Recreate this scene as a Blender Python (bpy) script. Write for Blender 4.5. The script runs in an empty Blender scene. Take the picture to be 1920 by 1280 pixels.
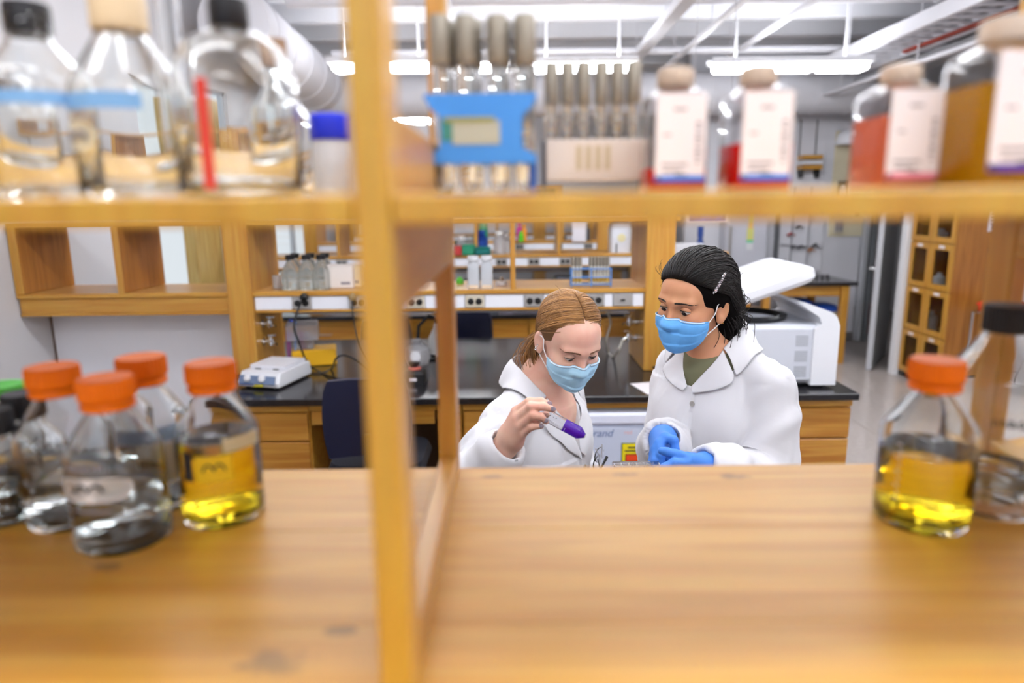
import bpy, math, random
import numpy as np
from mathutils import Vector, Matrix
from mathutils.bvhtree import BVHTree
random.seed(7); rng = np.random.default_rng(7)
SC = bpy.context.scene
COL = SC.collection
# ---------------------------------------------------------------- camera
PITCH, ROLL, CAMZ, FPX = math.radians(11.5), math.radians(-0.6), 1.80, 1280.0
CAMROT = Matrix.Rotation(math.pi/2-PITCH, 3, 'X') @ Matrix.Rotation(ROLL, 3, 'Z')
cd = bpy.data.cameras.new('camera'); cam = bpy.data.objects.new('camera', cd); COL.objects.link(cam)
cam.matrix_world = Matrix.Translation((0, 0, CAMZ)) @ CAMROT.to_4x4()
cd.sensor_width = 36; cd.lens = 24; cd.clip_start = .02
cd.dof.use_dof = True; cd.dof.focus_distance = 1.62; cd.dof.aperture_fstop = 2.0
SC.camera = cam
# ---------------------------------------------------------------- world, exposure
w = bpy.data.worlds.new('world'); SC.world = w; w.use_nodes = True
w.node_tree.nodes['Background'].inputs[0].default_value = (.93, .96, 1, 1)
w.node_tree.nodes['Background'].inputs[1].default_value = .6
SC.view_settings.view_transform = 'Standard'; SC.view_settings.look = 'None'
SC.view_settings.gamma = 1; SC.view_settings.exposure = 0.58
LAMP_STRENGTH = 12.5
try:
    SC.cycles.use_denoising = True; SC.cycles.max_bounces = 14; SC.cycles.transmission_bounces = 14
    SC.cycles.transparent_max_bounces = 16; SC.cycles.sample_clamp_indirect = 6; SC.cycles.blur_glossy = .6
except Exception: pass

def ray(px, py): return CAMROT @ Vector(((px-960)/FPX, (640-py)/FPX, -1))
def P(px, py, Y):                       # the point at world depth Y seen at a pixel
    d = ray(px, py); return Vector((0, 0, CAMZ)) + d*(Y/d.y)
def Pz(px, py, z):                      # the point at height z seen at a pixel
    d = ray(px, py); return Vector((0, 0, CAMZ)) + d*((z-CAMZ)/d.z)

# ---------------------------------------------------------------- materials
def lin(c):
    c = [x/255 for x in c]
    return tuple(x/12.92 if x <= .04045 else ((x+.055)/1.055)**2.4 for x in c) + (1,)
MATS = {}
def mat(name, col=(200,200,200), rough=.5, metal=0, trans=0, ior=1.45, emit=None, estr=0, sss=0, noise=0, nscale=20, bump=0, bscale=80, coat=0, spec=None, alpha=1, sheen=0):
    if name in MATS: return MATS[name]
    m = bpy.data.materials.new(name); m.use_nodes = True; nt = m.node_tree; b = nt.nodes['Principled BSDF']
    c = lin(col); b.inputs['Base Color'].default_value = c
    b.inputs['Roughness'].default_value = rough; b.inputs['Metallic'].default_value = metal
    b.inputs['Transmission Weight'].default_value = trans; b.inputs['IOR'].default_value = ior
    b.inputs['Coat Weight'].default_value = coat; b.inputs['Alpha'].default_value = alpha
    if spec is not None: b.inputs['Specular IOR Level'].default_value = spec
    if sheen: b.inputs['Sheen Weight'].default_value = sheen
    if emit: b.inputs['Emission Color'].default_value = lin(emit); b.inputs['Emission Strength'].default_value = estr
    if sss:
        b.inputs['Subsurface Weight'].default_value = sss; b.inputs['Subsurface Radius'].default_value = (.6, .25, .12); b.inputs['Subsurface Scale'].default_value = .012
    if noise or bump:
        tc = nt.nodes.new('ShaderNodeTexCoord')
        if noise:
            n = nt.nodes.new('ShaderNodeTexNoise'); n.inputs['Scale'].default_value = nscale; n.inputs['Detail'].default_value = 4
            nt.links.new(tc.outputs['Object'], n.inputs['Vector'])
            r = nt.nodes.new('ShaderNodeValToRGB'); k = 1-noise
            r.color_ramp.elements[0].position = .3; r.color_ramp.elements[1].position = .7
            r.color_ramp.elements[0].color = (c[0]*k, c[1]*k, c[2]*k, 1); r.color_ramp.elements[1].color = tuple(min(1, x*(1+noise*.5)) for x in c[:3])+(1,)
            nt.links.new(n.outputs['Fac'], r.inputs['Fac']); nt.links.new(r.outputs['Color'], b.inputs['Base Color'])
        if bump:
            n = nt.nodes.new('ShaderNodeTexNoise'); n.inputs['Scale'].default_value = bscale; n.inputs['Detail'].default_value = 3
            nt.links.new(tc.outputs['Object'], n.inputs['Vector'])
            bp = nt.nodes.new('ShaderNodeBump'); bp.inputs['Strength'].default_value = bump; bp.inputs['Distance'].default_value = .004
            nt.links.new(n.outputs['Fac'], bp.inputs['Height']); nt.links.new(bp.outputs['Normal'], b.inputs['Normal'])
    MATS[name] = m; return m
def wood(name, axis='X', a=(212,160,66), b_=(192,130,40), rough=.38, scale=1.0, stains=None, gloss=.25):
    if name in MATS: return MATS[name]
    m = bpy.data.materials.new(name); m.use_nodes = True; nt = m.node_tree; b = nt.nodes['Principled BSDF']
    tc = nt.nodes.new('ShaderNodeTexCoord'); mp = nt.nodes.new('ShaderNodeMapping')
    s = {'X': (1.2, 22, 22), 'Y': (22, 1.2, 22), 'Z': (22, 22, 1.2)}[axis]
    mp.inputs['Scale'].default_value = tuple(x*scale for x in s)
    nt.links.new(tc.outputs['Object'], mp.inputs['Vector'])
    n = nt.nodes.new('ShaderNodeTexNoise'); n.inputs['Scale'].default_value = 1.6; n.inputs['Detail'].default_value = 6; n.inputs['Distortion'].default_value = .8
    nt.links.new(mp.outputs['Vector'], n.inputs['Vector'])
    r = nt.nodes.new('ShaderNodeValToRGB'); r.color_ramp.elements[0].position = .33; r.color_ramp.elements[1].position = .66
    r.color_ramp.elements[0].color = lin(b_); r.color_ramp.elements[1].color = lin(a)
    nt.links.new(n.outputs['Fac'], r.inputs['Fac'])
    n2 = nt.nodes.new('ShaderNodeTexNoise'); n2.inputs['Scale'].default_value = 9; n2.inputs['Detail'].default_value = 5
    nt.links.new(mp.outputs['Vector'], n2.inputs['Vector'])
    mx = nt.nodes.new('ShaderNodeMix'); mx.data_type = 'RGBA'; mx.blend_type = 'MULTIPLY'; mx.inputs['Factor'].default_value = .22
    nt.links.new(r.outputs['Color'], mx.inputs['A']); nt.links.new(n2.outputs['Color'], mx.inputs['B'])
    out = mx.outputs['Result']
    for (sx, sy, sz, rad, squ) in (stains or []):
        # a worn dark mark of its own shape: distance to a point, warped by noise
        sub = nt.nodes.new('ShaderNodeVectorMath'); sub.operation = 'SUBTRACT'; sub.inputs[1].default_value = (sx, sy, sz)
        nt.links.new(tc.outputs['Object'], sub.inputs[0])
        sc = nt.nodes.new('ShaderNodeVectorMath'); sc.operation = 'MULTIPLY'; sc.inputs[1].default_value = (1, squ, 1)
        nt.links.new(sub.outputs[0], sc.inputs[0])
        ln = nt.nodes.new('ShaderNodeVectorMath'); ln.operation = 'LENGTH'; nt.links.new(sc.outputs[0], ln.inputs[0])
        nn = nt.nodes.new('ShaderNodeTexNoise'); nn.inputs['Scale'].default_value = 38; nn.inputs['Detail'].default_value = 4
        nt.links.new(tc.outputs['Object'], nn.inputs['Vector'])
        ma = nt.nodes.new('ShaderNodeMath'); ma.operation = 'MULTIPLY_ADD'; ma.inputs[1].default_value = rad*2.6; ma.inputs[2].default_value = -rad*1.3
        nt.links.new(nn.outputs['Fac'], ma.inputs[0])
        ad = nt.nodes.new('ShaderNodeMath'); ad.operation = 'ADD'; nt.links.new(ln.outputs['Value'], ad.inputs[0]); nt.links.new(ma.outputs[0], ad.inputs[1])
        mr = nt.nodes.new('ShaderNodeMapRange'); mr.inputs['From Min'].default_value = rad*.55; mr.inputs['From Max'].default_value = rad; mr.inputs['To Min'].default_value = .5; mr.inputs['To Max'].default_value = 0
        nt.links.new(ad.outputs[0], mr.inputs['Value'])
        mk = nt.nodes.new('ShaderNodeMix'); mk.data_type = 'RGBA'; mk.inputs['B'].default_value = lin((72, 52, 34))
        nt.links.new(mr.outputs['Result'], mk.inputs['Factor']); nt.links.new(out, mk.inputs['A']); out = mk.outputs['Result']
    nt.links.new(out, b.inputs['Base Color'])
    b.inputs['Roughness'].default_value = rough; b.inputs['Coat Weight'].default_value = gloss; b.inputs['Coat Roughness'].default_value = .22
    MATS[name] = m; return m

M_WX, M_WY, M_WZ = wood('oak_grain_x', 'X'), wood('oak_grain_y', 'Y'), wood('oak_grain_z', 'Z')
M_WDARK = wood('oak_dark', 'Z', (190,126,48), (160,98,30))
M_WFRONT = wood('oak_drawer_front', 'X', (205,150,62), (176,112,34), scale=.8)
M_WHITE = mat('white_paint', (232,232,236), .6)
M_WALL = mat('wall_paint', (214,213,216), .75, bump=.05)
M_CEIL = mat('ceiling_paint', (236,237,242), .8)
M_PANEL = mat('white_laminate', (235,236,243), .3)
M_STRIP = mat('strip_enamel', (240,242,250), .3)
M_BLACKTOP = mat('black_epoxy', (34,33,36), .16, noise=.2, nscale=60)
M_STEEL = mat('steel_plate', (188,184,178), .35, metal=.8)
M_CHROME = mat('chrome', (215,218,222), .12, metal=1)
M_BLACK = mat('black_plastic', (18,18,20), .4)
M_CAPBLK = mat('black_cap', (16,16,22), .45)
M_ORANGE = mat('orange_cap', (248,124,0), .5, spec=.3)
M_BEIGE = mat('beige_cap', (214,190,152), .5)
M_TAN = mat('tan_cap', (196,178,160), .5)
M_GREY = mat('grey_metal_closure', (158,152,140), .42, metal=.65)
M_GLASS = mat('clear_glass', (252,254,254), 0, trans=1, ior=1.47)
M_PLASTIC = mat('clear_plastic', (246,246,248), .06, trans=1, ior=1.3)
M_FROST = mat('frosted_plastic', (238,238,242), .35, trans=.75, ior=1.2)
M_WATER = mat('water', (250,252,252), 0, trans=1, ior=1.33)
M_YEL = mat('yellow_broth', (254,222,48), 0, trans=1, ior=1.33)
M_RED = mat('red_medium', (230,14,20), .1, trans=.12, ior=1.33)
M_PINK = mat('pink_medium', (240,126,92), .1, trans=.12, ior=1.33)
M_GOLD = mat('gold_medium', (206,150,4), .1, trans=.15, ior=1.33)
M_PURPLE = mat('purple_liquid', (120,40,232), .04, trans=.6, ior=1.33)
M_PAPER = mat('label_paper', (236,230,234), .6)
M_BLUE = mat('blue_plastic', (64,140,222), .45)
M_BLUED = mat('blue_band', (52,120,220), .5)
M_ROYAL = mat('royal_blue_cap', (36,56,226), .45)
M_GREEN = mat('green_plastic', (70,200,40), .4)
M_INK = mat('ink', (40,40,46), .7)
M_GREYINK = mat('grey_ink', (150,146,152), .7)
M_DUCT = mat('duct_white', (230,230,236), .5)
M_LENS = mat('lamp_lens', (255,255,255), .5, emit=(250,252,255), estr=LAMP_STRENGTH)
M_NAVY = mat('navy_plastic', (16,22,48), .38)
M_DARKFAB = mat('dark_fabric', (20,22,32), .9)
M_FLOOR = None

# ---------------------------------------------------------------- mesh builder
class MB:
    def __init__(s): s.v = []; s.f = []; s.m = []; s.mi = 0
    def add(s, vs, fs):
        o = len(s.v); s.v += [tuple(v) for v in vs]; s.f += [tuple(i+o for i in f) for f in fs]; s.m += [s.mi]*len(fs); return s
    def box(s, a, b, c=0.0, R=None, o=(0,0,0)):
        lo = [min(a[i], b[i]) for i in range(3)]; hi = [max(a[i], b[i]) for i in range(3)]
        c = min([c]+[(hi[i]-lo[i])*.49 for i in range(3)])
        vs, fs = [], []
        if c <= 0:
            for i in range(8): vs.append([(lo, hi)[(i >> k) & 1][k] for k in range(3)])
            fs = [(0,2,3,1),(4,5,7,6),(0,1,5,4),(2,6,7,3),(0,4,6,2),(1,3,7,5)]
        else:
            idx = {}
            for i in range(8):
                sg = [(i >> k) & 1 for k in range(3)]
                for ax in range(3):
                    p = [(hi[k] if sg[k] else lo[k]) if k == ax else ((hi[k]-c) if sg[k] else (lo[k]+c)) for k in range(3)]
                    idx[(i, ax)] = len(vs); vs.append(p)
            q = {0: (0,2,6,4), 1: (0,4,5,1), 2: (0,1,3,2)}
            for ax in range(3):
                for sd in (0, 1):
                    f = [idx[(i | (sd << ax), ax)] for i in q[ax]]
                    fs.append(tuple(f if not sd else f[::-1]) if True else None)
            for ax in range(3):
                o1, o2 = (ax+1) % 3, (ax+2) % 3
                for s1 in (0, 1):
                    for s2 in (0, 1):
                        i0 = (s1 << o1) | (s2 << o2); i1 = i0 | (1 << ax)
                        f = [idx[(i0, o1)], idx[(i1, o1)], idx[(i1, o2)], idx[(i0, o2)]]
                        fs.append(tuple(f if (s1 ^ s2) else f[::-1]))
            for i in range(8):
                f = [idx[(i, 0)], idx[(i, 1)], idx[(i, 2)]]
                par = bin(i).count('1') % 2
                fs.append(tuple(f if par else f[::-1]))
        if R is not None:
            o = Vector(o); vs = [R @ (Vector(v)-o)+o for v in vs]
        return s.add(vs, fs)
    def lathe(s, prof, n=32, o=(0,0,0), R=None, star=0, cap=True):
        vs, fs = [], []; o = Vector(o)
        for (r, z) in prof:
            for i in range(n):
                a = 2*math.pi*i/n; rr = r*(1-star) if (star and i % 2 and r > 1e-5) else r
                v = Vector((rr*math.cos(a), rr*math.sin(a), z)); vs.append((R @ v if R is not None else v)+o)
        k = len(prof)
        for j in range(k-1):
            for i in range(n):
                fs.append((j*n+i, j*n+(i+1) % n, (j+1)*n+(i+1) % n, (j+1)*n+i))
        if cap:
            if prof[0][0] > 1e-6: fs.append(tuple(range(n))[::-1])
            if prof[-1][0] > 1e-6: fs.append(tuple((k-1)*n+i for i in range(n)))
        return s.add(vs, fs)
    def tube(s, pts, r, n=8, closed=False):
        pts = [Vector(p) for p in pts]; k = len(pts); vs, fs = [], []
        rs = r if isinstance(r, (list, tuple)) else [r]*k
        t0 = (pts[1]-pts[0]).normalized(); up = Vector((0, 0, 1)) if abs(t0.z) < .9 else Vector((1, 0, 0))
        nx = t0.cross(up).normalized()
        for j in range(k):
            t = (pts[min(j+1, k-1)]-pts[max(j-1, 0)])
            t = t.normalized() if t.length > 1e-9 else t0
            nx = (nx-t*nx.dot(t)); nx = nx.normalized() if nx.length > 1e-6 else t.orthogonal().normalized()
            ny = t.cross(nx)
            for i in range(n):
                a = 2*math.pi*i/n; vs.append(pts[j]+(nx*math.cos(a)+ny*math.sin(a))*rs[j])
        for j in range(k-1):
            for i in range(n): fs.append((j*n+i, j*n+(i+1) % n, (j+1)*n+(i+1) % n, (j+1)*n+i))
        fs.append(tuple(range(n))[::-1]); fs.append(tuple((k-1)*n+i for i in range(n)))
        return s.add(vs, fs)
    def cyl(s, a, b, r, n=16, r2=None): return s.tube([a, b], [r, r if r2 is None else r2], n)
    def loft(s, secs, cap=True):
        n = len(secs[0]); vs = [p for q in secs for p in q]; fs = []
        for j in range(len(secs)-1):
            for i in range(n): fs.append((j*n+i, j*n+(i+1) % n, (j+1)*n+(i+1) % n, (j+1)*n+i))
        if cap: fs.append(tuple(range(n))[::-1]); fs.append(tuple((len(secs)-1)*n+i for i in range(n)))
        return s.add(vs, fs)
    def prism(s, poly, y0, y1, plane='XZ'):
        def p3(p, d): return {'XZ': (p[0], d, p[1]), 'XY': (p[0], p[1], d), 'YZ': (d, p[0], p[1])}[plane]
        n = len(poly); vs = [p3(p, y0) for p in poly]+[p3(p, y1) for p in poly]
        fs = [tuple(range(n)), tuple(range(2*n-1, n-1, -1))]+[(i, i+n, (i+1) % n+n, (i+1) % n) for i in range(n)]
        return s.add(vs, fs)
    def mesh(s, name, mats, smooth=True, ang=35):
        me = bpy.data.meshes.new(name); me.from_pydata(s.v, [], s.f)
        for m in (mats if isinstance(mats, (list, tuple)) else [mats]): me.materials.append(m)
        if any(s.m): me.polygons.foreach_set('material_index', s.m)
        import bmesh
        bm = bmesh.new(); bm.from_mesh(me); bmesh.ops.recalc_face_normals(bm, faces=bm.faces); bm.to_mesh(me); bm.free()
        if smooth:
            me.polygons.foreach_set('use_smooth', [True]*len(me.polygons))
            me.set_sharp_from_angle(angle=math.radians(ang))
        me.update(); return me
    def build(s, name, mats, parent=None, loc=(0,0,0), smooth=True, ang=35, rot=None):
        return link(name, s.mesh(name, mats, smooth, ang), parent, loc, rot)
def link(name, me, parent=None, loc=(0,0,0), rot=None):
    o = bpy.data.objects.new(name, me); COL.objects.link(o); o.location = loc
    if rot: o.rotation_euler = rot
    if parent is not None: o.parent = parent
    return o
def tag(o, label, cat, group=None):
    o['label'] = label; o['category'] = cat
    if group: o['group'] = group
    return o
def thing(name, label, cat, loc=(0,0,0), group=None, rz=0):
    o = bpy.data.objects.new(name, None); COL.objects.link(o); o.location = loc; o.rotation_euler = (0, 0, rz); o.empty_display_size = .05
    return tag(o, label, cat, group)
def struct(o): o['kind'] = 'structure'; return o
def dup(o, loc, label=None, group=None, rz=None):
    r = o.copy(); COL.objects.link(r); r.location = loc
    if rz is not None: r.rotation_euler = (0, 0, rz)
    if label: r['label'] = label
    if group: r['group'] = group
    for ch in list(o.children):
        c = ch.copy(); COL.objects.link(c); c.parent = r
        for g in list(ch.children):
            d = g.copy(); COL.objects.link(d); d.parent = c
    return r
def B(name, a, b, m, parent=None, c=.002, off=(0,0,0)):      # bevelled board, coordinates given in the parent's frame
    a = Vector(a)-Vector(off); b = Vector(b)-Vector(off)
    return MB().box(a, b, c).build(name, m, parent)
def rrect(hx, hy, r, z, n=4, cx=0, cy=0):
    pts = []; r = min(r, hx*.99, hy*.99)
    for q, (sx, sy) in enumerate(((1,1),(-1,1),(-1,-1),(1,-1))):
        for i in range(n+1):
            a = math.pi/2*(q+i/n); pts.append((cx+sx*(hx-r)+r*math.cos(a), cy+sy*(hy-r)+r*math.sin(a), z))
    return pts
def text(name, body, size, m, parent, loc, rot, ext=.0004, align='CENTER', italic=0, bold=0):
    cu = bpy.data.curves.new(name, 'FONT'); cu.body = body; cu.size = size; cu.extrude = ext; cu.align_x = align; cu.align_y = 'CENTER'; cu.shear = italic; cu.offset = bold
    t = bpy.data.objects.new(name, cu); COL.objects.link(t)
    bpy.context.view_layer.update()
    me = bpy.data.meshes.new_from_object(t.evaluated_get(bpy.context.evaluated_depsgraph_get())); bpy.data.objects.remove(t)
    me.materials.clear(); me.materials.append(m)
    o = link(name, me, parent, loc, rot); return o
# ================================================================ the room
XL, XR, YB, YF, ZC = -2.59, 4.55, -2.6, 11.6, 3.75
def floor_mat():
    m = bpy.data.materials.new('floor_vinyl'); m.use_nodes = True; nt = m.node_tree; b = nt.nodes['Principled BSDF']
    tc = nt.nodes.new('ShaderNodeTexCoord'); br = nt.nodes.new('ShaderNodeTexNoise'); br.inputs['Scale'].default_value = 30; br.inputs['Detail'].default_value = 6
    nt.links.new(tc.outputs['Object'], br.inputs['Vector']); r = nt.nodes.new('ShaderNodeValToRGB')
    r.color_ramp.elements[0].color = lin((176,166,160)); r.color_ramp.elements[1].color = lin((200,190,184))
    nt.links.new(br.outputs['Fac'], r.inputs['Fac']); nt.links.new(r.outputs['Color'], b.inputs['Base Color']); b.inputs['Roughness'].default_value = .14
    return m
fl = struct(B('floor', (XL-.2, YB, -.1), (6.3, YF+.2, -.004), mat('floor_grout', (150,142,138), .6), c=0))
tile_me = MB().box((0, 0, -.004), (.606, .606, 0), .001).mesh('tile', floor_mat())
k = 0
for ix in range(6):                       # vinyl tiles of the aisle in view, one piece each
    for iy in range(14):
        x, y = 1.0+ix*.609, 2.9+iy*.609
        if x < XR-.6 and y < YF-.6: link('tile', tile_me, fl, (x, y, 0))
cl = struct(B('ceiling', (XL-.2, YB, ZC), (6.3, YF+.2, ZC+.1), M_CEIL, c=0))
jm = MB().box((XL, 0, ZC-.22), (XR, .12, ZC-.001), .01).mesh('joist', M_CEIL)
for i in range(12): link('joist', jm, cl, (0, 2.6+i*.75, 0))
# left wall with windows
wl = MB()
wins = [(5.02, 6.5), (7.6, 9.2)]
wl.box((XL-.14, YB, 0), (XL, wins[0][0], ZC)); wl.box((XL-.14, wins[0][1], 0), (XL, wins[1][0], ZC)); wl.box((XL-.14, wins[1][1], 0), (XL, YF, ZC))
for a, b in wins: wl.box((XL-.14, a, 0), (XL, b, .95)); wl.box((XL-.14, a, 2.7), (XL, b, ZC))
struct(wl.build('wall_left', M_WALL))
for i, (a, b) in enumerate(wins):
    o = bpy.data.objects.new(f'window_{i+1}', None); COL.objects.link(o); o.location = (XL-.07, (a+b)/2, .95); struct(o); h = (b-a)/2
    f = MB(); f.box((-.03, -h, 0), (.03, -h+.05, 1.75)).box((-.03, h-.05, 0), (.03, h, 1.75)).box((-.03, -h, 0), (.03, h, .05)).box((-.03, -h, 1.7), (.03, h, 1.75)).box((-.03, -.02, 0), (.03, .02, 1.75))
    f.build('frame', mat('alu_frame', (200,204,210), .4, metal=.4), o)
    for s in (-1, 1): B('pane', (-.004, s*h/2-h/2+.03, .05), (.004, s*h/2+h/2-.03, 1.7), mat('pane_glass', (245,250,252), .02, trans=1, ior=1.1), o, c=0)
    B('sill', (-.06, -h, -.03), (.2, h, 0), M_WHITE, o)
# far and right walls
struct(B('wall_near', (XL-.1, YB-.1, 0), (XR+.1, YB, ZC), M_WALL, c=0))
struct(B('wall_far', (XL-.1, YF, 0), (6.3, YF+.1, ZC), M_WALL, c=0))
struct(B('wall_right', (XR, YB, 0), (XR+.1, 6.95, ZC), M_WALL, c=0))
struct(B('wall_corridor', (6.2, 6.9, 0), (6.3, YF, ZC), M_WALL, c=0)); struct(B('wall_corridor_end', (XR, 6.9, 0), (6.2, 6.95, ZC), M_WALL, c=0))
# cross wall on the right with the doorway
YW = 8.75
struct(B('wall_cross', (2.2, YW, 0), (4.44, YW+.12, ZC), mat('cross_wall', (222,222,228), .6), c=0))
struct(B('wall_cross_high', (4.44, YW, 2.3), (6.2, YW+.12, ZC), mat('cross_wall2', (206,207,212), .6), c=0))
struct(B('wall_cross_cream', (4.02, YW-.02, 1.34), (4.44, YW-.001, 2.62), mat('cream_wall', (226,216,186), .6), c=0))
bs = B('baseboard_left', (XL, YB, 0), (XL+.012, YF, .1), M_BLACK, c=.003); struct(bs)
bs = B('trim_1', (2.2, YW-.012, 0), (4.44, YW, .1), mat('grey_base', (120,116,114), .6), c=.003); struct(bs)
struct(B('trim_2', (XL, -.6, 2.3), (XL+.02, 3.1, 2.33), M_WHITE, c=.003))
# ------------------------------------------------ door, open into the aisle
d = bpy.data.objects.new('door_1', None); COL.objects.link(d); d.location = (3.83, 7.08, 0); struct(d); d.rotation_euler = (0, 0, math.radians(-37))
mdoor = mat('door_grey', (158,160,162), .45); mfr = mat('door_frame_grey', (188,190,196), .4)
B('leaf', (-.045, 0, .01), (0, .95, 2.2), mdoor, d, .003)
B('edge_strip', (-.05, -.006, .01), (.004, .004, 2.2), mfr, d, .002)
B('kick_plate', (-.05, .05, .05), (-.044, .9, .3), M_STEEL, d, .001); B('push_plate', (-.05, .06, 1.0), (-.044, .16, 1.3), mat('brass_plate', (150,120,70), .4, metal=.6), d, .001)
MB().cyl((-.05, .08, 1.08), (-.11, .08, 1.08), .012).cyl((-.11, .08, 1.08), (-.11, .2, 1.08), .011).build('door_handle', M_CHROME, d)
for i, (xa, ya) in enumerate(((4.445, YW-.06), (4.53, YW-.05), (3.96, 6.94))):
    struct(B(f'trim_{i+3}', (xa, ya-.05, 0), (xa+.055, ya+.05, 2.35), [mfr, mat('jamb_dark', (120,124,128), .5), M_WHITE][i], c=.004))
# corridor things glimpsed past the door
t = tag(MB().lathe([(.0, 0), (.075, 0), (.08, .03), (.08, .42), (.06, .5), (.025, .55), (.02, .6), (0, .6)], 20).build('fire_extinguisher', mat('ext_red', (205,60,40), .35), None, (4.74, 9.1, .0)), 'red orange fire extinguisher beside the open grey door', 'extinguisher')

# ================================================================ ceiling services
mduct = M_DUCT
def duct(name, a, b, r, label, bands):
    a, b = Vector(a), Vector(b); t = thing(name, label, 'duct', a); L = (b-a)
    MB().cyl((0,0,0), L, r, 40).build('pipe', mduct, t)
    dirn = L.normalized()
    for i in range(bands):
        c = L*((i+.5)/bands); MB().cyl(c-dirn*.012, c+dirn*.012, r+.008, 40).build('band', mduct, t)
    return t
duct('supply_duct', (-2.2, 8.3, 3.01), (4.1, 8.3, 3.01), .235, 'large round white duct crossing the room above the far benches', 16)
duct('branch_duct', (-2.14, 5.7, 3.2), (-2.14, 8.04, 3.1), .28, 'wide white duct running back along the left wall', 5)
duct('thin_pipe', (-1.8, 7.4, 3.3), (XR, 7.4, 3.3), .035, 'thin white pipe crossing below the ceiling in front of the large duct', 3)
duct('thin_pipe', (-1.8, 6.0, 3.42), (XR, 6.0, 3.42), .05, 'white conduit crossing the ceiling nearest the camera', 3)
for i, (x, z, r, lab) in enumerate(((-.55, 3.42, .09, 'broad white channel running away on the ceiling above the blue tube rack'), (1.35, 3.3, .06, 'white channel running away along the ceiling left of the hanging lamps at right'),
                          (1.75, 3.26, .03, 'slim white rail running away beside the ceiling channel'), (2.35, 3.3, .03, 'slim white rail running away nearest the cable tray'), (3.55, 2.95, .03, 'slim white pipe running along the right wall below the cable tray'))):
    t = thing('ceiling_rail', lab, 'rail', (x, 3.2, z)); MB().box((-r, 0, -r*.6), (r, 5.2, r*.6), .006).build('channel', mduct, t)
    for j in range(4): MB().cyl((0, .3+j*1.4, 0), (0, .3+j*1.4, ZC-z), .007, 8).build('hanger', mduct, t)
# cable tray
t = thing('cable_tray', 'white ladder cable tray with fittings running along the right ceiling', 'tray', (3.27, 3.4, 3.12))
for x in (0, .5): B('side_rail', (x-.02, 0, 0), (x+.02, 4.55, .12), mduct, t, .004)
for j in range(26): B('rung', (.02, .1+j*.172, .02), (.48, .13+j*.172, .045), mduct, t, .004)
for j in range(5): MB().cyl((.12+.06*j, .3, .06), (.12+.06*j, 4.5, .07), .016, 8).build('cable', mat('cable_grey%d' % (j % 2), [(120,122,128), (200,202,206)][j % 2], .5), t)
for j in range(3): MB().cyl((0, .4+j*1.6, .1), (0, .4+j*1.6, ZC-3.12), .008, 8).build('hanger', mduct, t)
B('bracket', (.53, 0, -.06), (.9, 4.55, -.02), mat('tray_shelf', (170,172,176), .5), t, .004)
B('red_pipe', (.3, 1.4, -.03), (.36, 3.2, .0), mat('pipe_red', (150,50,30), .4), t, .01)
# lamps: rows of hanging fluorescent fittings
def lamp(x, y, z, n, label, seg=.457):
    t = thing('pendant_lamp', label, 'lamp', (x, y, z), 'hanging fluorescent lamps')
    Lx = n*seg
    B('housing', (-Lx/2-.02, -.10, .036), (Lx/2+.02, .10, .05), M_WHITE, t, .004)
    for s in (-1, 1): B('side_rail', (-Lx/2-.02, s*.094, .05), (Lx/2+.02, s*.10, .085), M_WHITE, t, .002)
    for i in range(n):
        x0 = -Lx/2+i*seg
        MB().box((x0+.022, -.095, -.03), (x0+seg-.022, .095, .035), .02).build('lens', M_LENS, t)
        MB().box((x0+.014, -.08, .051), (x0+seg-.014, .08, .06), .003).build('uplight_lens', M_LENS, t)
    for s in (-.7, .7): MB().cyl((s*Lx/2, 0, .08), (s*Lx/2, 0, ZC-z), .01, 8).build('stem', M_WHITE, t)
    return t
for px, n, lab in ((718, 2, 'hanging lamp behind the wooden post'), (905, 1, 'short hanging lamp behind the blue rack caps'), (1092, 2, 'hanging lamp above the cream tube rack'), (1480, 3, 'long hanging lamp above the two red medium bottles')):
    p = P(px, 128, 6.5); lamp(p.x, 6.5, p.z, n, lab, .467)
for i, x in enumerate((-1.2, .6, 2.3)): lamp(x, 4.4, 3.3, 3, ('left', 'middle', 'right')[i]+' added fill lamp of the unseen row above the bench behind the people')  # unseen row, added to brighten the rear of the room
for i, x in enumerate((-.1, 1.9)): lamp(x, -1.8, 2.98, 3, ('left', 'right')[i]+' added fill lamp of the unseen pair behind the camera')  # unseen pair, added as front light on posts and labels
p = P(800, 228, 10.3); lamp(p.x, 10.3, p.z, 4, 'small far hanging lamp low behind the wooden post')
for yy, wh in ((2.3, 'above the two people'), (.2, 'added above the front shelf as front fill')):  # the row over the front shelf is unseen, added to light the faces
    for i, x in enumerate((-.7, 1.0, 2.7)): lamp(x, yy, 2.98, 3, '%s hanging lamp of the row overhead %s' % (('left', 'middle', 'right')[i], wh))
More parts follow.
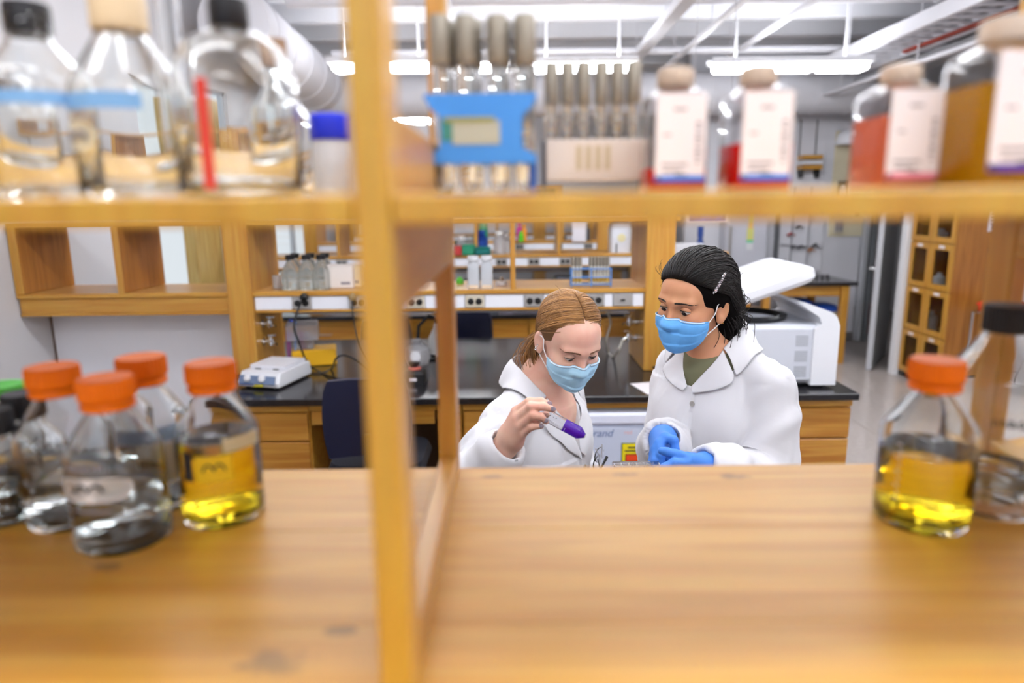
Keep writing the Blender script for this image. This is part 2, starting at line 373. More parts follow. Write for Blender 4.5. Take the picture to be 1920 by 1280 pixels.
# ================================================================ bench rows
ZB, ZL, ZU = .914, 1.356, 1.726         # worktop, lower shelf, upper shelf heights
m_plateL = mat('plate_cream', (206,198,180), .4); m_plateS = mat('plate_grey', (176,174,172), .35, metal=.4)
def make_outlet(parent, x, z, m, sockets=True):
    pl = MB().box((-.05, -.006, -.032), (.05, 0, .032), .003).build('outlet_plate', m, parent, (x, 0, z))
    if sockets:
        for s in (-1, 1): MB().lathe([(.0, 0), (.017, 0), (.017, .004), (.014, .005), (0, .005)], 16, R=Matrix.Rotation(math.pi/2, 3, 'X')).build('socket', M_BLACK, pl, (s*.021, -.006, 0))
    else: MB().box((-.012, -.016, -.004), (.012, -.004, .004), .002).build('switch', M_BLACK, pl)
    return pl
def drawer_cab(x0, x1, yf, label, rows, parent_m=M_WFRONT, depth=.5, handles=True, name='base_cabinet'):
    t = thing(name, label, 'cabinet', ((x0+x1)/2, yf, 0)); w = (x1-x0)/2
    B('body', (-w, .02, .08), (w, depth, ZB-.036), M_WX, t, .003)
    z = ZB-.045
    B('rail', (-w, .002, z-.028), (w, .02, z+.008), M_WX, t, .002); z -= .034
    for h in rows:
        dr = B('drawer', (-w+.006, 0, z-h+.006), (w-.006, .022, z-.003), M_WFRONT, t, .003)
        if handles:
            hw = min(.05, w*.5)
            MB().tube([(-hw, .0, z-h/2), (-hw, -.022, z-h/2), (hw, -.022, z-h/2), (hw, 0, z-h/2)], .005, 8).build('handle', M_STEEL, dr)
        z -= h
    B('plinth', (-w+.01, .05, 0), (w-.01, depth, .08), M_BLACK, t, .003)
    return t
def row(y, x0, x1, posts, dividers, outlets, tagtxt, under=True):
    yb = y+.43
    s = thing('reagent_shelf', 'two-tier oak reagent shelf ' + tagtxt, 'shelf', ((x0+x1)/2, y, ZB)); off = ((x0+x1)/2, y, ZB)
    def b(n, a, c, m=M_WX): return B(n, a, c, m, s, .003, off)
    b('lower_board', (x0, y, ZL-.024), (x1, yb, ZL)); b('upper_board', (x0, y, ZU-.024), (x1, yb, ZU))
    for (a, c) in posts: b('post', (a, y-.012, ZB+.001), (c, yb+.004, ZU+.03), M_WZ)
    for x in dividers: b('divider', (x-.013, y+.002, ZL+.0005), (x+.013, yb-.02, ZU-.0245), M_WZ)
    b('lip', (posts[0][1]+.001, y+.01, ZL-.112), (posts[-1][0]-.001, y+.07, ZL-.098))
    q = thing('power_strip', 'white power strip with outlets under the lower shelf ' + tagtxt, 'power strip', ((x0+x1)/2, y+.01, ZL-.06)); ox = (x0+x1)/2
    xs = sorted([o[0] for o in outlets]); prev = posts[0][1]+.003
    for xo in xs+[None]:
        e = posts[-1][0]-.003 if xo is None else xo-.052
        if e-prev > .01: MB().box((prev-ox, 0, -.038), (e-ox, .05, .034), .004).build('cover', M_STRIP, q)
        if xo is not None: prev = xo+.052
    for (xo, m, sk) in outlets:
        MB().box((xo-ox-.051, .004, -.038), (xo-ox+.051, .05, .034), .002).build('gang_box', M_STRIP, q)
        make_outlet(q, xo-ox, -.002, m, sk)
    if under:
        u = thing('under_shelf_lamp', 'grey strip lamp housing beneath the shelf ' + tagtxt, 'lamp', (ox, y+.28, ZL-.1))
        L = (posts[-1][0]-posts[0][1])/2-.05
        B('housing', (-L, -.06, -.05), (L, .06, .07), mat('lamp_grey', (176,180,190), .4), u, .012); B('diffuser', (-L+.02, -.04, -.058), (L-.02, .04, -.05), M_WHITE, u, .003)
    return s
X1 = lambda px, y=3.545, py=557: P(px, py, y).x
y1 = 3.545
s1 = row(y1, -1.40, .87, [(X1(428), X1(474)), (X1(1209), X1(1262))], [X1(962)], [(X1(564), m_plateS, 1), (X1(671), m_plateS, 1), (X1(778), m_plateL, 1), (X1(890), m_plateL, 1), (X1(1001), m_plateS, 1), (X1(1115), m_plateS, 1), (X1(1168), m_plateS, 0)], 'on the bench behind the two people')
tag(MB().box((-1.5, 3.055, ZB-.034), (1.615, 4.48, ZB), .004).build('worktop', M_BLACKTOP), 'long black epoxy worktop behind the two people', 'worktop')
Xf = lambda px: P(px, 800, 3.1).x
drawer_cab(Xf(466), Xf(580), 3.10, 'oak drawer cabinet below the hotplate on the left', [.145, .145, .2, .2], handles=False)
drawer_cab(Xf(820), Xf(866), 3.10, 'narrow oak cabinet behind the rear post of the front shelf', [.2, .2, .28], handles=False)
drawer_cab(Xf(868), Xf(1066), 3.10, 'oak drawer cabinet hidden behind the red-haired person', [.145, .2, .3])
drawer_cab(Xf(1280), Xf(1595), 3.10, 'oak drawer cabinet at the right end of the black worktop', [.155, .2, .3])
drawer_cab(-1.48, Xf(466)-.004, 3.10, 'oak cabinet at the left end of the black worktop', [.3, .36], handles=False)
for a, b, l in ((Xf(580)+.002, Xf(820)-.002, 'oak knee-space drawer above the dark chair'), (Xf(1080)+.002, Xf(1280)-.002, 'oak rail below the worktop above the white freezer')):
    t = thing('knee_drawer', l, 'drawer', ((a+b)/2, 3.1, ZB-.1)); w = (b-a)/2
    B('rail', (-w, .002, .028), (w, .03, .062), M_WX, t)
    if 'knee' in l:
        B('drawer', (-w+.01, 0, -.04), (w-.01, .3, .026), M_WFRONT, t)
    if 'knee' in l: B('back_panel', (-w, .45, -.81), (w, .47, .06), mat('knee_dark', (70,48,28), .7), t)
# wall cubby to the left of the bench
cx0, cx1 = XL+.006, X1(427)
t = thing('wall_cubby', 'open-backed oak cubby shelf against the left wall', 'shelf', ((cx0+cx1)/2, y1, ZL-.11)); off = t.location.copy()
def b(n, a, c, m=M_WX): return B(n, a, c, m, t, .003, off)
b('end_panel', (cx0, y1, ZL+.001), (cx0+.04, y1+.43, ZU-.0245), M_WDARK); b('end_edge', (cx0, y1-.004, ZL-.0), (cx0+.045, y1-.0005, ZU-.024), M_WZ)
xm = X1(220, py=480)
b('divider', (xm-.016, y1+.001, ZL+.001), (xm+.016, y1+.43, ZU-.0245), M_WDARK); b('divider_edge', (xm-.018, y1-.004, ZL), (xm+.018, y1, ZU-.0245), M_WZ)
b('upper_board', (cx0, y1-.004, ZU-.024), (cx1, y1+.43, ZU)); b('lower_board', (cx0, y1-.004, ZL-.024), (cx1, y1+.43, ZL)); b('apron', (cx0+.006, y1+.006, ZL-.105), (cx1, y1+.03, ZL-.025))
b('apron_lip', (cx0+.004, y1+.002, ZL-.118), (cx1, y1+.034, ZL-.105))
for xx in (cx0+.2, xm+.14): b('back_stile', (xx-.19+.05, y1+.40, ZL+.0), (xx-.02, y1+.425, ZU-.025), M_WDARK) if False else None
struct(B('wall_panel', (XL+.001, y1+.24, .0), (X1(427)-.002, y1+.26, ZL-.119), M_PANEL, c=.002))
struct(B('trim_9', (XL+.001, y1+.232, .9), (XL+.012, y1+.24, ZL-.119), mat('seam_brown', (120,104,96), .6), c=.001))
tag(MB().box((XL+.001, 3.0, 1.02), (XL+.012, 3.09, 1.13), .004).build('wall_plate', mat('cream_plate', (225,218,196), .5)), 'cream wall plate low on the left wall', 'wall plate')
# wooden box hung high on the left wall behind the bottles, and a grey wall unit
tag(MB().box((XL+.001, 2.2, 2.28), (XL+.34, 3.5, 2.62), .01).build('wall_unit', mat('wall_unit_white', (206,206,210), .5)), 'pale wall-mounted unit high on the left wall behind the glass bottles', 'wall unit')
# rows further back
y2 = 5.95
X2 = lambda px: P(px, 488, y2).x
s2 = row(y2, -2.4, 1.2, [(-2.4, -2.33), (1.1, 1.2)], [X2(700)-.3, X2(893), X2(1048)], [(X2(p), m_plateS, 1) for p in (640, 720, 940, 1001, 1060)], 'on the second bench row')
tag(MB().box((-2.5, 5.44, ZB-.034), (1.3, 6.68, ZB), .004).build('worktop', M_BLACKTOP), 'black worktop of the second bench row', 'worktop')
xa = -2.45
for i, wd in enumerate((.62, .62, .55, .8, .62)):
    if i != 2: drawer_cab(xa, xa+wd-.004, 5.48, ['oak drawers of the second bench row by the left wall', 'oak drawers of the second row left of the black chair', '', 'oak drawers of the second row seen behind the red-haired person', 'oak drawers at the right end of the second row'][i], [.15, .2, .3])
    xa += wd
tag(MB().box((XL+.02, 5.42, ZB+.0), (XL+.12, 5.9, 2.5), .004).build('end_panel', wood('ply_pale', 'Z', (206,178,110), (176,140,70))), 'tall oak end panel against the left window', 'panel')
y3 = 8.0
s3 = row(y3, -2.4, 1.9, [(-2.4, -2.25), (-.95, -.85), (1.0, 1.14), (1.75, 1.9)], [.0, .6], [(x, m_plateS, 1) for x in (-.4, .1, .55, .9)], 'on the third bench row', False)
tag(MB().box((-2.5, 7.5, ZB-.034), (2.0, 8.95, ZB), .004).build('worktop', M_BLACKTOP), 'black worktop of the third bench row', 'worktop')
drawer_cab(-2.45, 1.95, 7.54, 'oak base cabinet along the third bench row', [.3, .4], handles=False)
y4 = 9.9
s4 = row(y4, -2.4, 1.9, [(-2.4, -2.25), (.32, .5), (1.1, 1.6), (1.75, 1.9)], [-.9, -.2], [(x, m_plateS, 1) for x in (-.1, .75)], 'on the farthest bench row', False)
tag(MB().box((-2.5, 9.45, ZB-.034), (2.0, 10.8, ZB), .004).build('worktop', M_BLACKTOP), 'black worktop of the farthest bench row', 'worktop')
drawer_cab(-2.45, 1.95, 9.49, 'oak base cabinet along the farthest bench row', [.3, .4], handles=False)
def wallcab(x0, x1, y, z0, z1, label):
    t = thing('wall_cabinet', label, 'cabinet', ((x0+x1)/2, y, z0)); w = (x1-x0)/2; h = z1-z0
    f = .09
    B('back', (-w, .3, 0), (w, .32, h), M_WX, t)
    for a, c in (((-w, 0, 0), (-w+f, .3, h)), ((w-f, 0, 0), (w, .3, h))): B('side', a, c, M_WZ, t)
    B('bottom', (-w+f, 0, 0), (w-f, .3, f*.7), M_WX, t); B('top', (-w+f, 0, h-f*.7), (w-f, .3, h), M_WX, t)
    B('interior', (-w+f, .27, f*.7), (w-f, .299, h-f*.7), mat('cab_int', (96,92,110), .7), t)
    return t
c = wallcab(P(990, 430, 9.8).x, P(1060, 430, 9.8).x, 10.4, ZL+.16, 2.05, 'oak wall cabinet with open front at the far end')
# ================================================================ right-hand side of the room
# tall glass-door cabinet
gx, gy0, gy1, gz = 4.02, 6.2, 6.88, 2.3
t = thing('glass_cabinet', 'tall oak cabinet with small glazed doors at the right', 'cabinet', (gx, gy0, 0)); off = t.location.copy()
dp = .5
B('end_panel', (0, 0, .06), (dp, .02, gz), M_WDARK, t); B('end_panel', (0, gy1-gy0-.02, .06), (dp, gy1-gy0, gz), M_WDARK, t)
B('back', (dp-.02, .02, .06), (dp, gy1-gy0-.02, gz), M_WDARK, t); B('top', (0, 0, gz), (dp, gy1-gy0, gz+.02), M_WDARK, t); B('plinth', (.03, .01, 0), (dp, gy1-gy0-.01, .06), M_BLACK, t)
hw = (gy1-gy0)/2; rows_ = [(.07, .50), (.51, .94), (.95, 1.38), (1.39, 1.82), (1.83, 2.29)]
mg = mat('cab_glass', (235,240,240), .03, trans=1, ior=1.12)
for r, (z0, z1) in enumerate(rows_):
    if r: B('shelf', (.02, .022, z0-.02), (dp-.022, gy1-gy0-.022, z0-.005), M_WX, t)
    for cidx in (0, 1):
        ya, yb = cidx*hw+.003, (cidx+1)*hw-.003; f = .055
        fr = MB().box((-.022, ya, z0), (0, ya+f, z1), .003).box((-.022, yb-f, z0), (0, yb, z1), .003).box((-.022, ya+f, z0), (0, yb-f, z0+f), .003).box((-.022, ya+f, z1-f), (0, yb-f, z1), .003).build('door', M_WZ, t)
        MB().box((-.013, ya+f, z0+f), (-.009, yb-f, z1-f)).build('pane', mg, fr)
        MB().box((-.026, (ya+yb)/2-.04, z1-.04), (-.022, (ya+yb)/2+.04, z1-.012), .001).build('name_card', M_PAPER, fr)
# glassware inside
for i, (yy, zi, h, rr, m) in enumerate(((.12, 1.83, .14, .05, M_WHITE), (.22, 1.83, .2, .04, M_BLUED), (.45, 1.83, .16, .05, M_WHITE), (.56, 1.83, .12, .05, M_FROST), (.15, 1.39, .14, .05, M_BLACK), (.5, 1.39, .12, .06, M_FROST), (.15, .95, .16, .05, M_FROST), (.25, .95, .1, .05, M_WHITE), (.45, .95, .14, .05, M_WHITE), (.55, .95, .1, .04, M_FROST), (.15, .51, .2, .04, M_WHITE), (.5, .51, .2, .05, M_FROST))):
    tag(MB().lathe([(0, 0), (rr, 0), (rr, h*.7), (rr*.45, h*.85), (rr*.45, h), (0, h)], 16).build('labware', m, None, (gx+.16, gy0+yy, zi-.004)), ['white jar left of the blue one on the top cabinet shelf', 'blue bottle on the top cabinet shelf', 'white jar right on the top cabinet shelf', 'frosted jar at the right end of the top cabinet shelf', 'black jar on the second cabinet shelf', 'frosted jar on the second cabinet shelf', 'tall frosted jar on the third cabinet shelf', 'short white jar left on the third cabinet shelf', 'white jar right on the third cabinet shelf', 'slim frosted jar at the end of the third cabinet shelf', 'tall white jar on the fourth cabinet shelf', 'tall frosted jar on the fourth cabinet shelf'][i], 'jar', 'vessels inside the glazed cabinet')
def sheet(name, label, cat, p0, wv, hv, m, th=.002, group=None):
    """thin printed sheet: corner p0, width and height vectors"""
    p0, wv, hv = Vector(p0), Vector(wv), Vector(hv); n = wv.cross(hv).normalized()*th
    b_ = MB().add([p0, p0+wv, p0+wv+hv, p0+hv, p0+n, p0+wv+n, p0+wv+hv+n, p0+hv+n], [(0,3,2,1),(4,5,6,7),(0,1,5,4),(1,2,6,5),(2,3,7,6),(3,0,4,7)])
    o = b_.build(name, m); return tag(o, label, cat, group)
sg = thing('notice', 'white printed notice on the end of the glazed cabinet', 'notice', (gx+.26, gy0-.002, 1.5))
B('sheet', (0, -.004, 0), (.24, 0, .3), M_PAPER, sg, 0)
for i in range(7): B('print_line', (.02, -.005, .255-i*.032), (.2-(i*37 % 5)*.02, -.0042, .268-i*.032), M_GREYINK, sg, 0)
B('print_block', (.04, -.005, .02), (.12, -.0042, .075), M_GREYINK, sg, 0)
# red towel on a wire stand in front of the cabinet end
t = thing('wire_stand', 'small wire stand in front of the glazed cabinet', 'stand', (4.14, 5.75, 0))
for (a, b_) in (((0, 0), (0, 0)), ((.3, 0), (.3, 0)), ((0, .3), (0, .3)), ((.3, .3), (.3, .3))): MB().cyl((a[0], a[1], 0), (b_[0], b_[1], .8), .01, 8).build('leg', M_CHROME, t)
for z in (.3, .8): MB().tube([(0,0,z), (.3,0,z), (.3,.3,z), (0,.3,z), (0,0,z)], .008, 6).build('ring', M_CHROME, t)
def cloth_blob(name, label, cat, loc, rx, ry, rz, m, seed=1, group=None):
    r_ = np.random.default_rng(seed); ph = r_.uniform(0, 6, 8); vs, fs = [], []; nu, nv = 28, 12
    for j in range(nv+1):
        v = math.pi*j/nv
        for i in range(nu):
            u = 2*math.pi*i/nu; k = 1+.13*math.sin(5*u+ph[0]+2*v)+.1*math.sin(9*u+ph[1])*math.sin(v*3+ph[2])
            vs.append((rx*k*math.sin(v)*math.cos(u), ry*k*math.sin(v)*math.sin(u), max(0, rz*(1+math.cos(v)*(1+.2*math.sin(3*u+ph[3])))/2)))
    for j in range(nv):
        for i in range(nu): fs.append((j*nu+i, j*nu+(i+1) % nu, (j+1)*nu+(i+1) % nu, (j+1)*nu+i))
    return tag(MB().add(vs, fs).build(name, m, None, loc, ang=80), label, cat, group)
cloth_blob('towel', 'crumpled red orange towel lying on the wire stand', 'towel', (4.29, 5.9, .805), .19, .17, .12, mat('towel_red', (214,58,22), .9), 3)
# work table by the cross wall
p = Pz(1410, 525, ZB)
t = thing('work_table', 'small oak work table with black top by the far right wall', 'table', (3.15, 7.8, 0))
B('top', (-.42, -.42, ZB-.04), (.62, .55, ZB), M_BLACKTOP, t, .004)
for x in (-.36, .5):
    for y in (-.36, .46): B('leg', (x-.04, y-.04, 0), (x+.04, y+.04, ZB-.041), M_WZ, t, .004)
B('apron', (-.32, -.35, ZB-.16), (.46, -.33, ZB-.042), M_WX, t); B('apron', (-.37, -.32, ZB-.16), (-.35, .42, ZB-.042), M_WX, t)
# clamps and red stand on the table
t = thing('burette_stand', 'dark clamp stand with red grips on the work table', 'stand', (3.1, 7.75, ZB))
B('base', (-.1, -.07, 0), (.1, .07, .02), M_BLACK, t); MB().cyl((0, 0, .02), (0, 0, .22), .012, 8).build('rod', M_BLACK, t)
for i in range(4): MB().box((-.12+i*.05, -.04, .04+.03*(i % 2)), (-.08+i*.05, .05, .16+.03*(i % 2)), .008).build('grip', mat('grip_red', (150,60,52), .5) if i % 2 == 0 else M_BLACK, t)
t = thing('clamp_bundle', 'pile of black clamps on the right of the work table', 'clamps', (3.45, 7.8, ZB))
for i in range(6): MB().tube([(-.2+i*.07, -.08, .012), (-.12+i*.06, .02, .03), (-.05+i*.05, .1, .014)], .012, 8).build('clamp', M_BLACK, t)
for i, (x, y, z, w_, d_, h_, l, m, lid) in enumerate(((3.25, 7.75, 0, .26, .3, .62, 'grey bin with blue lid under the work table', (196,192,188), (30,70,170)), (3.54, 7.72, 0, .26, .3, .56, 'pale bin with blue lid at the right under the work table', (206,202,190), (36,80,180)))):
    t = thing('storage_bin', l, 'bin', (x, y, z)); MB().loft([rrect(w_*.42, d_*.42, .03, 0), rrect(w_*.5, d_*.5, .03, h_)]).build('tub', mat('bin%d' % i, m, .6), t)
    MB().loft([rrect(w_*.52, d_*.52, .03, h_+.002), rrect(w_*.52, d_*.52, .03, h_+.05), rrect(w_*.4, d_*.4, .03, h_+.075)]).build('lid', mat('binlid%d' % i, lid, .5), t)
t = thing('cardboard_stool', 'low tan stool left of the bins', 'stool', (2.72, 7.7, 0)); B('seat', (-.14, -.14, .55), (.14, .14, .59), mat('tan_seat', (206,170,130), .7), t, .01)
for x in (-.11, .11):
    for y in (-.11, .11): B('leg', (x-.02, y-.02, 0), (x+.02, y+.02, .55), M_WZ, t)
# shelf of clamps on the white wall (pegs, tubing)
t = thing('wall_rack', 'white wall panel hung with thin rods and clamps', 'rack', (3.68, YW-.03, 1.0))
B('panel', (-.28, .0, -.1), (.27, .028, 1.1), mat('panel_white', (228,228,234), .5), t, .003)
for x in (-.14, .07): MB().cyl((x, -.03, -.05), (x, -.03, .95), .008, 8).build('rod', mat('rod_grey', (150,150,156), .4, metal=.5), t)
for (x, z, m) in ((-.2, .72, 'r'), (-.2, .36, 'r'), (.12, .22, 'k'), (.12, .72, 'k'), (.22, .7, 'k'), (-.1, .45, 'k'), (-.06, .2, 'k'), (.07, .16, 'o'), (-.15, .2, 'k')):
    MB().cyl((x, -.05, z), (x+.05, -.05, z+.03), .016, 8).cyl((x+.04, -.05, z+.02), (x+.1, -.04, z), .007, 6).build('clamp', mat('peg_'+m, {'r': (160,50,50), 'k': (70,70,76), 'o': (180,110,50)}[m], .5), t)
MB().cyl((-.27, -.02, .24), (.26, -.02, .2), .008, 8).build('rail', mat('rod_grey', (150,150,156)), t)
struct(B('trim_8', (3.34, YW-.06, .95), (3.385, YW-.001, 2.3), mat('stile_dark', (110,112,116), .5), c=.003))
# big pale freezer front left of the table, with a hanging lanyard
t = thing('upright_freezer', 'tall pale grey freezer beyond the dark-haired person', 'freezer', (2.9, 8.5, 0))
MB().box((-.26, 0, .05), (.26, .24, 1.98), .02).build('cabinet', mat('freezer_grey', (206,207,216), .4), t); MB().box((-.255, -.05, .08), (.255, -.003, 1.95), .02).build('door', mat('freezer_grey', (206,207,216)), t)
MB().cyl((-.22, -.09, .9), (-.22, -.09, 1.5), .012, 8).cyl((-.22, -.05, .92), (-.22, -.09, .92), .01, 8).cyl((-.22, -.05, 1.48), (-.22, -.09, 1.48), .01, 8).build('handle', M_STEEL, t)
q = thing('paper_tag', 'yellow and orange paper tag hanging on the freezer', 'tag', (2.93, 8.445, 1.26))
for (z0, z1, c, w_) in ((.28, .5, (226,222,130), .028), (.2, .28, (238,200,120), .03), (.06, .2, (222,220,130), .04), (.03, .06, (60,200,150), .04), (-.06, .03, (232,234,236), .04)): B('strip', (-w_, -.004, z0), (w_, 0, z1), mat('tag%d' % c[0], c, .7), q, 0)
# pictures on the cream wall
for (x0, z0, x1, z1, l, mc) in ((4.08, 1.72, 4.22, 2.02, 'dark framed picture with an oval on the cream wall', (60,58,56)), (4.08, 1.38, 4.19, 1.56, 'small double picture below the oval picture', (196,190,178)), (4.33, 1.6, 4.38, 1.7, 'small grey switch plate on the cream wall', (120,122,126))):
    t = thing('wall_picture', l, 'picture', (x0, YW-.022, z0)); B('frame', (0, -.02, 0), (x1-x0, 0, z1-z0), mat('pf%d' % mc[0], mc, .5), t, .003)
    if 'oval' in l and 'dark' in l: MB().lathe([(0, -.003), (.045, -.003), (.045, 0), (0, 0)], 24, R=Matrix.Rotation(math.pi/2, 3, 'X') @ Matrix.Diagonal((1, 2.2, 1))).build('oval_print', M_PAPER, t, ((x1-x0)/2, -.0215, (z1-z0)/2))
    elif 'double' in l:
        for k_ in (0, 1): B('print', (.012+k_*.05, -.024, .03), (.05+k_*.05, -.0202, .14), M_GREYINK, t, 0)
    else: B('toggle', (.02, -.03, .04), (.03, -.021, .06), M_BLACK, t)
# wooden bracket shelf high on the far wall at right
t = thing('bracket_shelf', 'small wooden wall shelf seen above the board between the bottles', 'shelf', (P(1516, 300, 8.7).x, YW, P(1516, 318, 8.7).z))
for z in (0, .12): B('board', (-.12, -.18, z), (.12, -.0, z+.05), M_WX, t)
for x in (-.1, .1): B('bracket', (x-.012, -.14, -.1), (x+.012, -.0, -.001), M_BLACK, t); 
B('upright', (-.11, -.012, .17), (-.1, 0, .6), M_BLACK, t); B('upright', (.09, -.012, .17), (.1, 0, .6), M_BLACK, t); B('white_bar', (-.12, -.17, .06), (.13, -.03, .1), M_WHITE, t)
tag(MB().lathe([(0, 0), (.16, 0), (.14, .12), (.05, .2), (0, .2)], 20).build('wall_lamp', mat('lamp_white', (236,238,244), .4), None, (P(1590, 300, 8.6).x, 8.6, 2.45)), 'pale dome lamp high on the column at right', 'lamp')
# ================================================================ the front shelf the camera looks through
ZF, ZFU = 1.484, 1.8055          # lower board top, upper board top
y0, ye, TH = .375, .785, .0165
M_FS = wood('front_shelf_oak', 'X', (222,170,72), (200,142,44), .48, gloss=.12, stains=[(Pz(px, py, ZF).x, Pz(px, py, ZF).y-(y0+ye)/2, ZF-.914, r_, q_) for px, py, r_, q_ in ((520, 1245, .026, 1.5), (450, 1250, .014, 2), (200, 1062, .014, 1.8), (1370, 893, .028, 3), (930, 893, .014, 3), (1180, 889, .018, 3), (640, 1180, .012, 2))])
M_FP = wood('front_post_oak', 'Z', (218,168,60), (198,142,38), .36)
t = thing('front_shelf', 'blurred oak shelf with dividers close to the camera', 'shelf', (0, (y0+ye)/2, .914)); off = (0, (y0+ye)/2, .914)
def b(n, a, c, m, ch=.002): return B(n, a, c, m, t, ch, off)
XD = [-1.30, -.688, -.0745, .5545, 1.17]
# the lower shelf: boards edge to edge
yy = .16
for i, wd in enumerate((.155, .155, .155, .16)):
    b('lower_plank', (-1.5, yy+.0002, ZF-.02), (1.4, yy+wd-.0002, ZF), M_FS, .0006); yy += wd
for i in range(len(XD)-1): b('upper_board', (XD[i]+.0106, y0, ZFU-TH), (XD[i+1]-.0106, ye-.002, ZFU), M_FP, .0015)
for x in XD:
    h = .0098
    b('front_stile', (x-h, y0-.001, ZF+.0005), (x+h, y0+.042, 2.25), M_FP); b('rear_stile', (x-h, ye-.042, ZF+.0005), (x+h, ye, 2.25), M_WZ)
    b('bottom_rail', (x-h, y0+.0425, ZF+.0005), (x+h, ye-.0425, ZF+.03), M_WY); b('middle_rail', (x-h, y0+.0425, ZFU-.07), (x+h, ye-.0425, ZFU+.046), M_WY); b('top_rail', (x-h, y0+.0425, 2.2), (x+h, ye-.0425, 2.25), M_WY)
for x in (XD[0], XD[-1]): b('leg_panel', (x-.0105, .2, .001), (x+.0105, ye, ZF-.0205-.914+.914), M_WZ) if False else None
for x in (-1.30, 1.17): b('support_post', (x-.05, .5, .915), (x+.05, ye-.01, ZF-.0205), M_WZ)
# bench beneath it
tag(MB().box((-1.9, -.12, ZB-.034), (1.6, 1.27, ZB), .004).build('worktop', M_BLACKTOP), 'black worktop under the front shelf', 'worktop')
drawer_cab(-1.85, 1.55, .60, 'oak base cabinet under the front shelf', [.3, .4], handles=False, depth=.6)

# ---------------------------------------------------------------- bottles
def bottle_prof(R, H, rn, hs, hn, foot=.006, round_=False):
    """outer profile of a lab bottle: foot, wall to the shoulder hs, cone to the neck at hn"""
    p = [(0, .002), (R*.8, .001), (R*.93, 0), (R*.985, foot*.5), (R, foot*1.6), (R, hs)]
    if round_:
        for i in range(1, 7):
            a = i/6*math.pi/2; p.append((rn+(R-rn)*math.cos(a), hs+(hn-hs)*math.sin(a)))
    else: p += [(R*.97, hs+(hn-hs)*.12), (R*.90, hs+(hn-hs)*.25), (rn*1.12, hn-(hn-hs)*.1), (rn, hn)]
    p += [(rn, H)]
    return p
def bottle(name, label, loc, R, H, rn, cap, caph, rc, hs, hn, liquid=None, level=0, cap_m=M_ORANGE, ring=True, group=None, round_=False, cat='bottle', glass=M_GLASS, star=True, thick=.0024):
    t = thing(name, label, cat, loc, group)
    out = bottle_prof(R, H-caph*.3, rn, hs, hn, round_=round_)
    inn = [(max(0, r-thick), z) for r, z in out]
    inn = [(0, .0065), (R*.85, .006), (R-thick, .011)]+[(r, z) for r, z in inn if z > .011]
    MB().lathe(out+inn[::-1], 48, cap=False).build('vessel', glass, t, ang=50)
    if liquid is not None:
        lr = R-thick*.55
        pr = [(0, .0062), (R*.86, .0062), (lr*.985, .0095), (lr, .013)]
        if level <= hs: pr += [(lr, level-.0015), (lr*.99, level), (0, level)]
        MB().lathe(pr, 48).build('liquid', liquid, t, ang=50)
    z0 = H-caph
    c = MB().lathe([(rc*.93, z0), (rc, z0+.002), (rc, H-.003), (rc*.95, H), (rc*.55, H-.0004), (0, H-.001)], 72 if star else 40, star=.035 if star else 0)
    cp = c.build('cap', cap_m, t, ang=30)
    if ring: MB().lathe([(rn*1.01, z0-.010), (rc*.9, z0-.009), (rc*.96, z0-.006), (rc*.9, z0-.0015), (rn*1.01, z0-.001)], 40, cap=False).build('pouring_ring', cap_m, t)
    return t
def patch(t, name, R, a0, a1, z0, z1, m, n=14, th=.0005):
    """printed patch following the bottle wall; angles in degrees, -90 faces the camera"""
    vs, fs = [], []
    for k, (rr) in enumerate((R+.0003, R+.0003+th)):
        for i in range(n+1):
            a = math.radians(a0+(a1-a0)*i/n)
            for z in (z0, z1): vs.append((rr*math.cos(a), rr*math.sin(a), z))
    q = 2*(n+1)
    for i in range(n):
        a = 2*i; fs += [(a, a+2, a+3, a+1), (q+a, q+a+1, q+a+3, q+a+2), (a, q+a, q+a+2, a+2), (a+1, a+3, q+a+3, q+a+1)]
    fs += [(0, 1, q+1, q), (2*n, q+2*n, q+2*n+1, 2*n+1)]
    return MB().add(vs, fs).build(name, m, t)
def sq_logo(t, R, ac, z, w, m):   # the small M-shaped squiggle printed on the bottles
    pts = []
    for i in range(15):
        u = i/14; x = (u-.5)*w; zz = z-.003+.0065*abs(math.sin(u*2*math.pi))**.7
        a = math.radians(ac)+x/R; pts.append(((R+.0012)*math.cos(a), (R+.0012)*math.sin(a), zz))
    MB().tube(pts, .0011, 6).build('logo', m, t)
def ovalp(t, R, ac, z, w, h, m):
    vs, fs = [], []; n = 24
    for rr in (R+.0003, R+.0007):
        vs.append(((rr)*math.cos(math.radians(ac)), rr*math.sin(math.radians(ac)), z))
        for i in range(n):
            b_ = 2*math.pi*i/n; a = math.radians(ac)+w/2*math.copysign(abs(math.cos(b_))**.6, math.cos(b_))/R; vs.append((rr*math.cos(a), rr*math.sin(a), z+h/2*math.copysign(abs(math.sin(b_))**.8, math.sin(b_))))
    for i in range(n):
        j = (i+1) % n; fs += [(0, 1+j, 1+i), (n+1, n+2+i, n+2+j), (1+i, 1+j, n+2+j, n+2+i)]
    MB().add(vs, fs).build('oval_label', m, t)
def grads(t, R, ac, z0, z1, n, m):
    for i in range(n):
        z = z0+(z1-z0)*i/(n-1); patch(t, 'graduation', R, ac-(7 if i % 2 == 0 else 4), ac, z, z+.0012, m, 3, .0003)
MW = mat('print_white', (238,238,238), .7)
MTAPE = mat('paper_tape', (206,196,160), .7)
S = lambda px, py: Pz(px, py, ZF)
std = dict(R=.0425, H=.161, rn=.0165, cap=1, caph=.0205, rc=.0246, hs=.090, hn=.134)
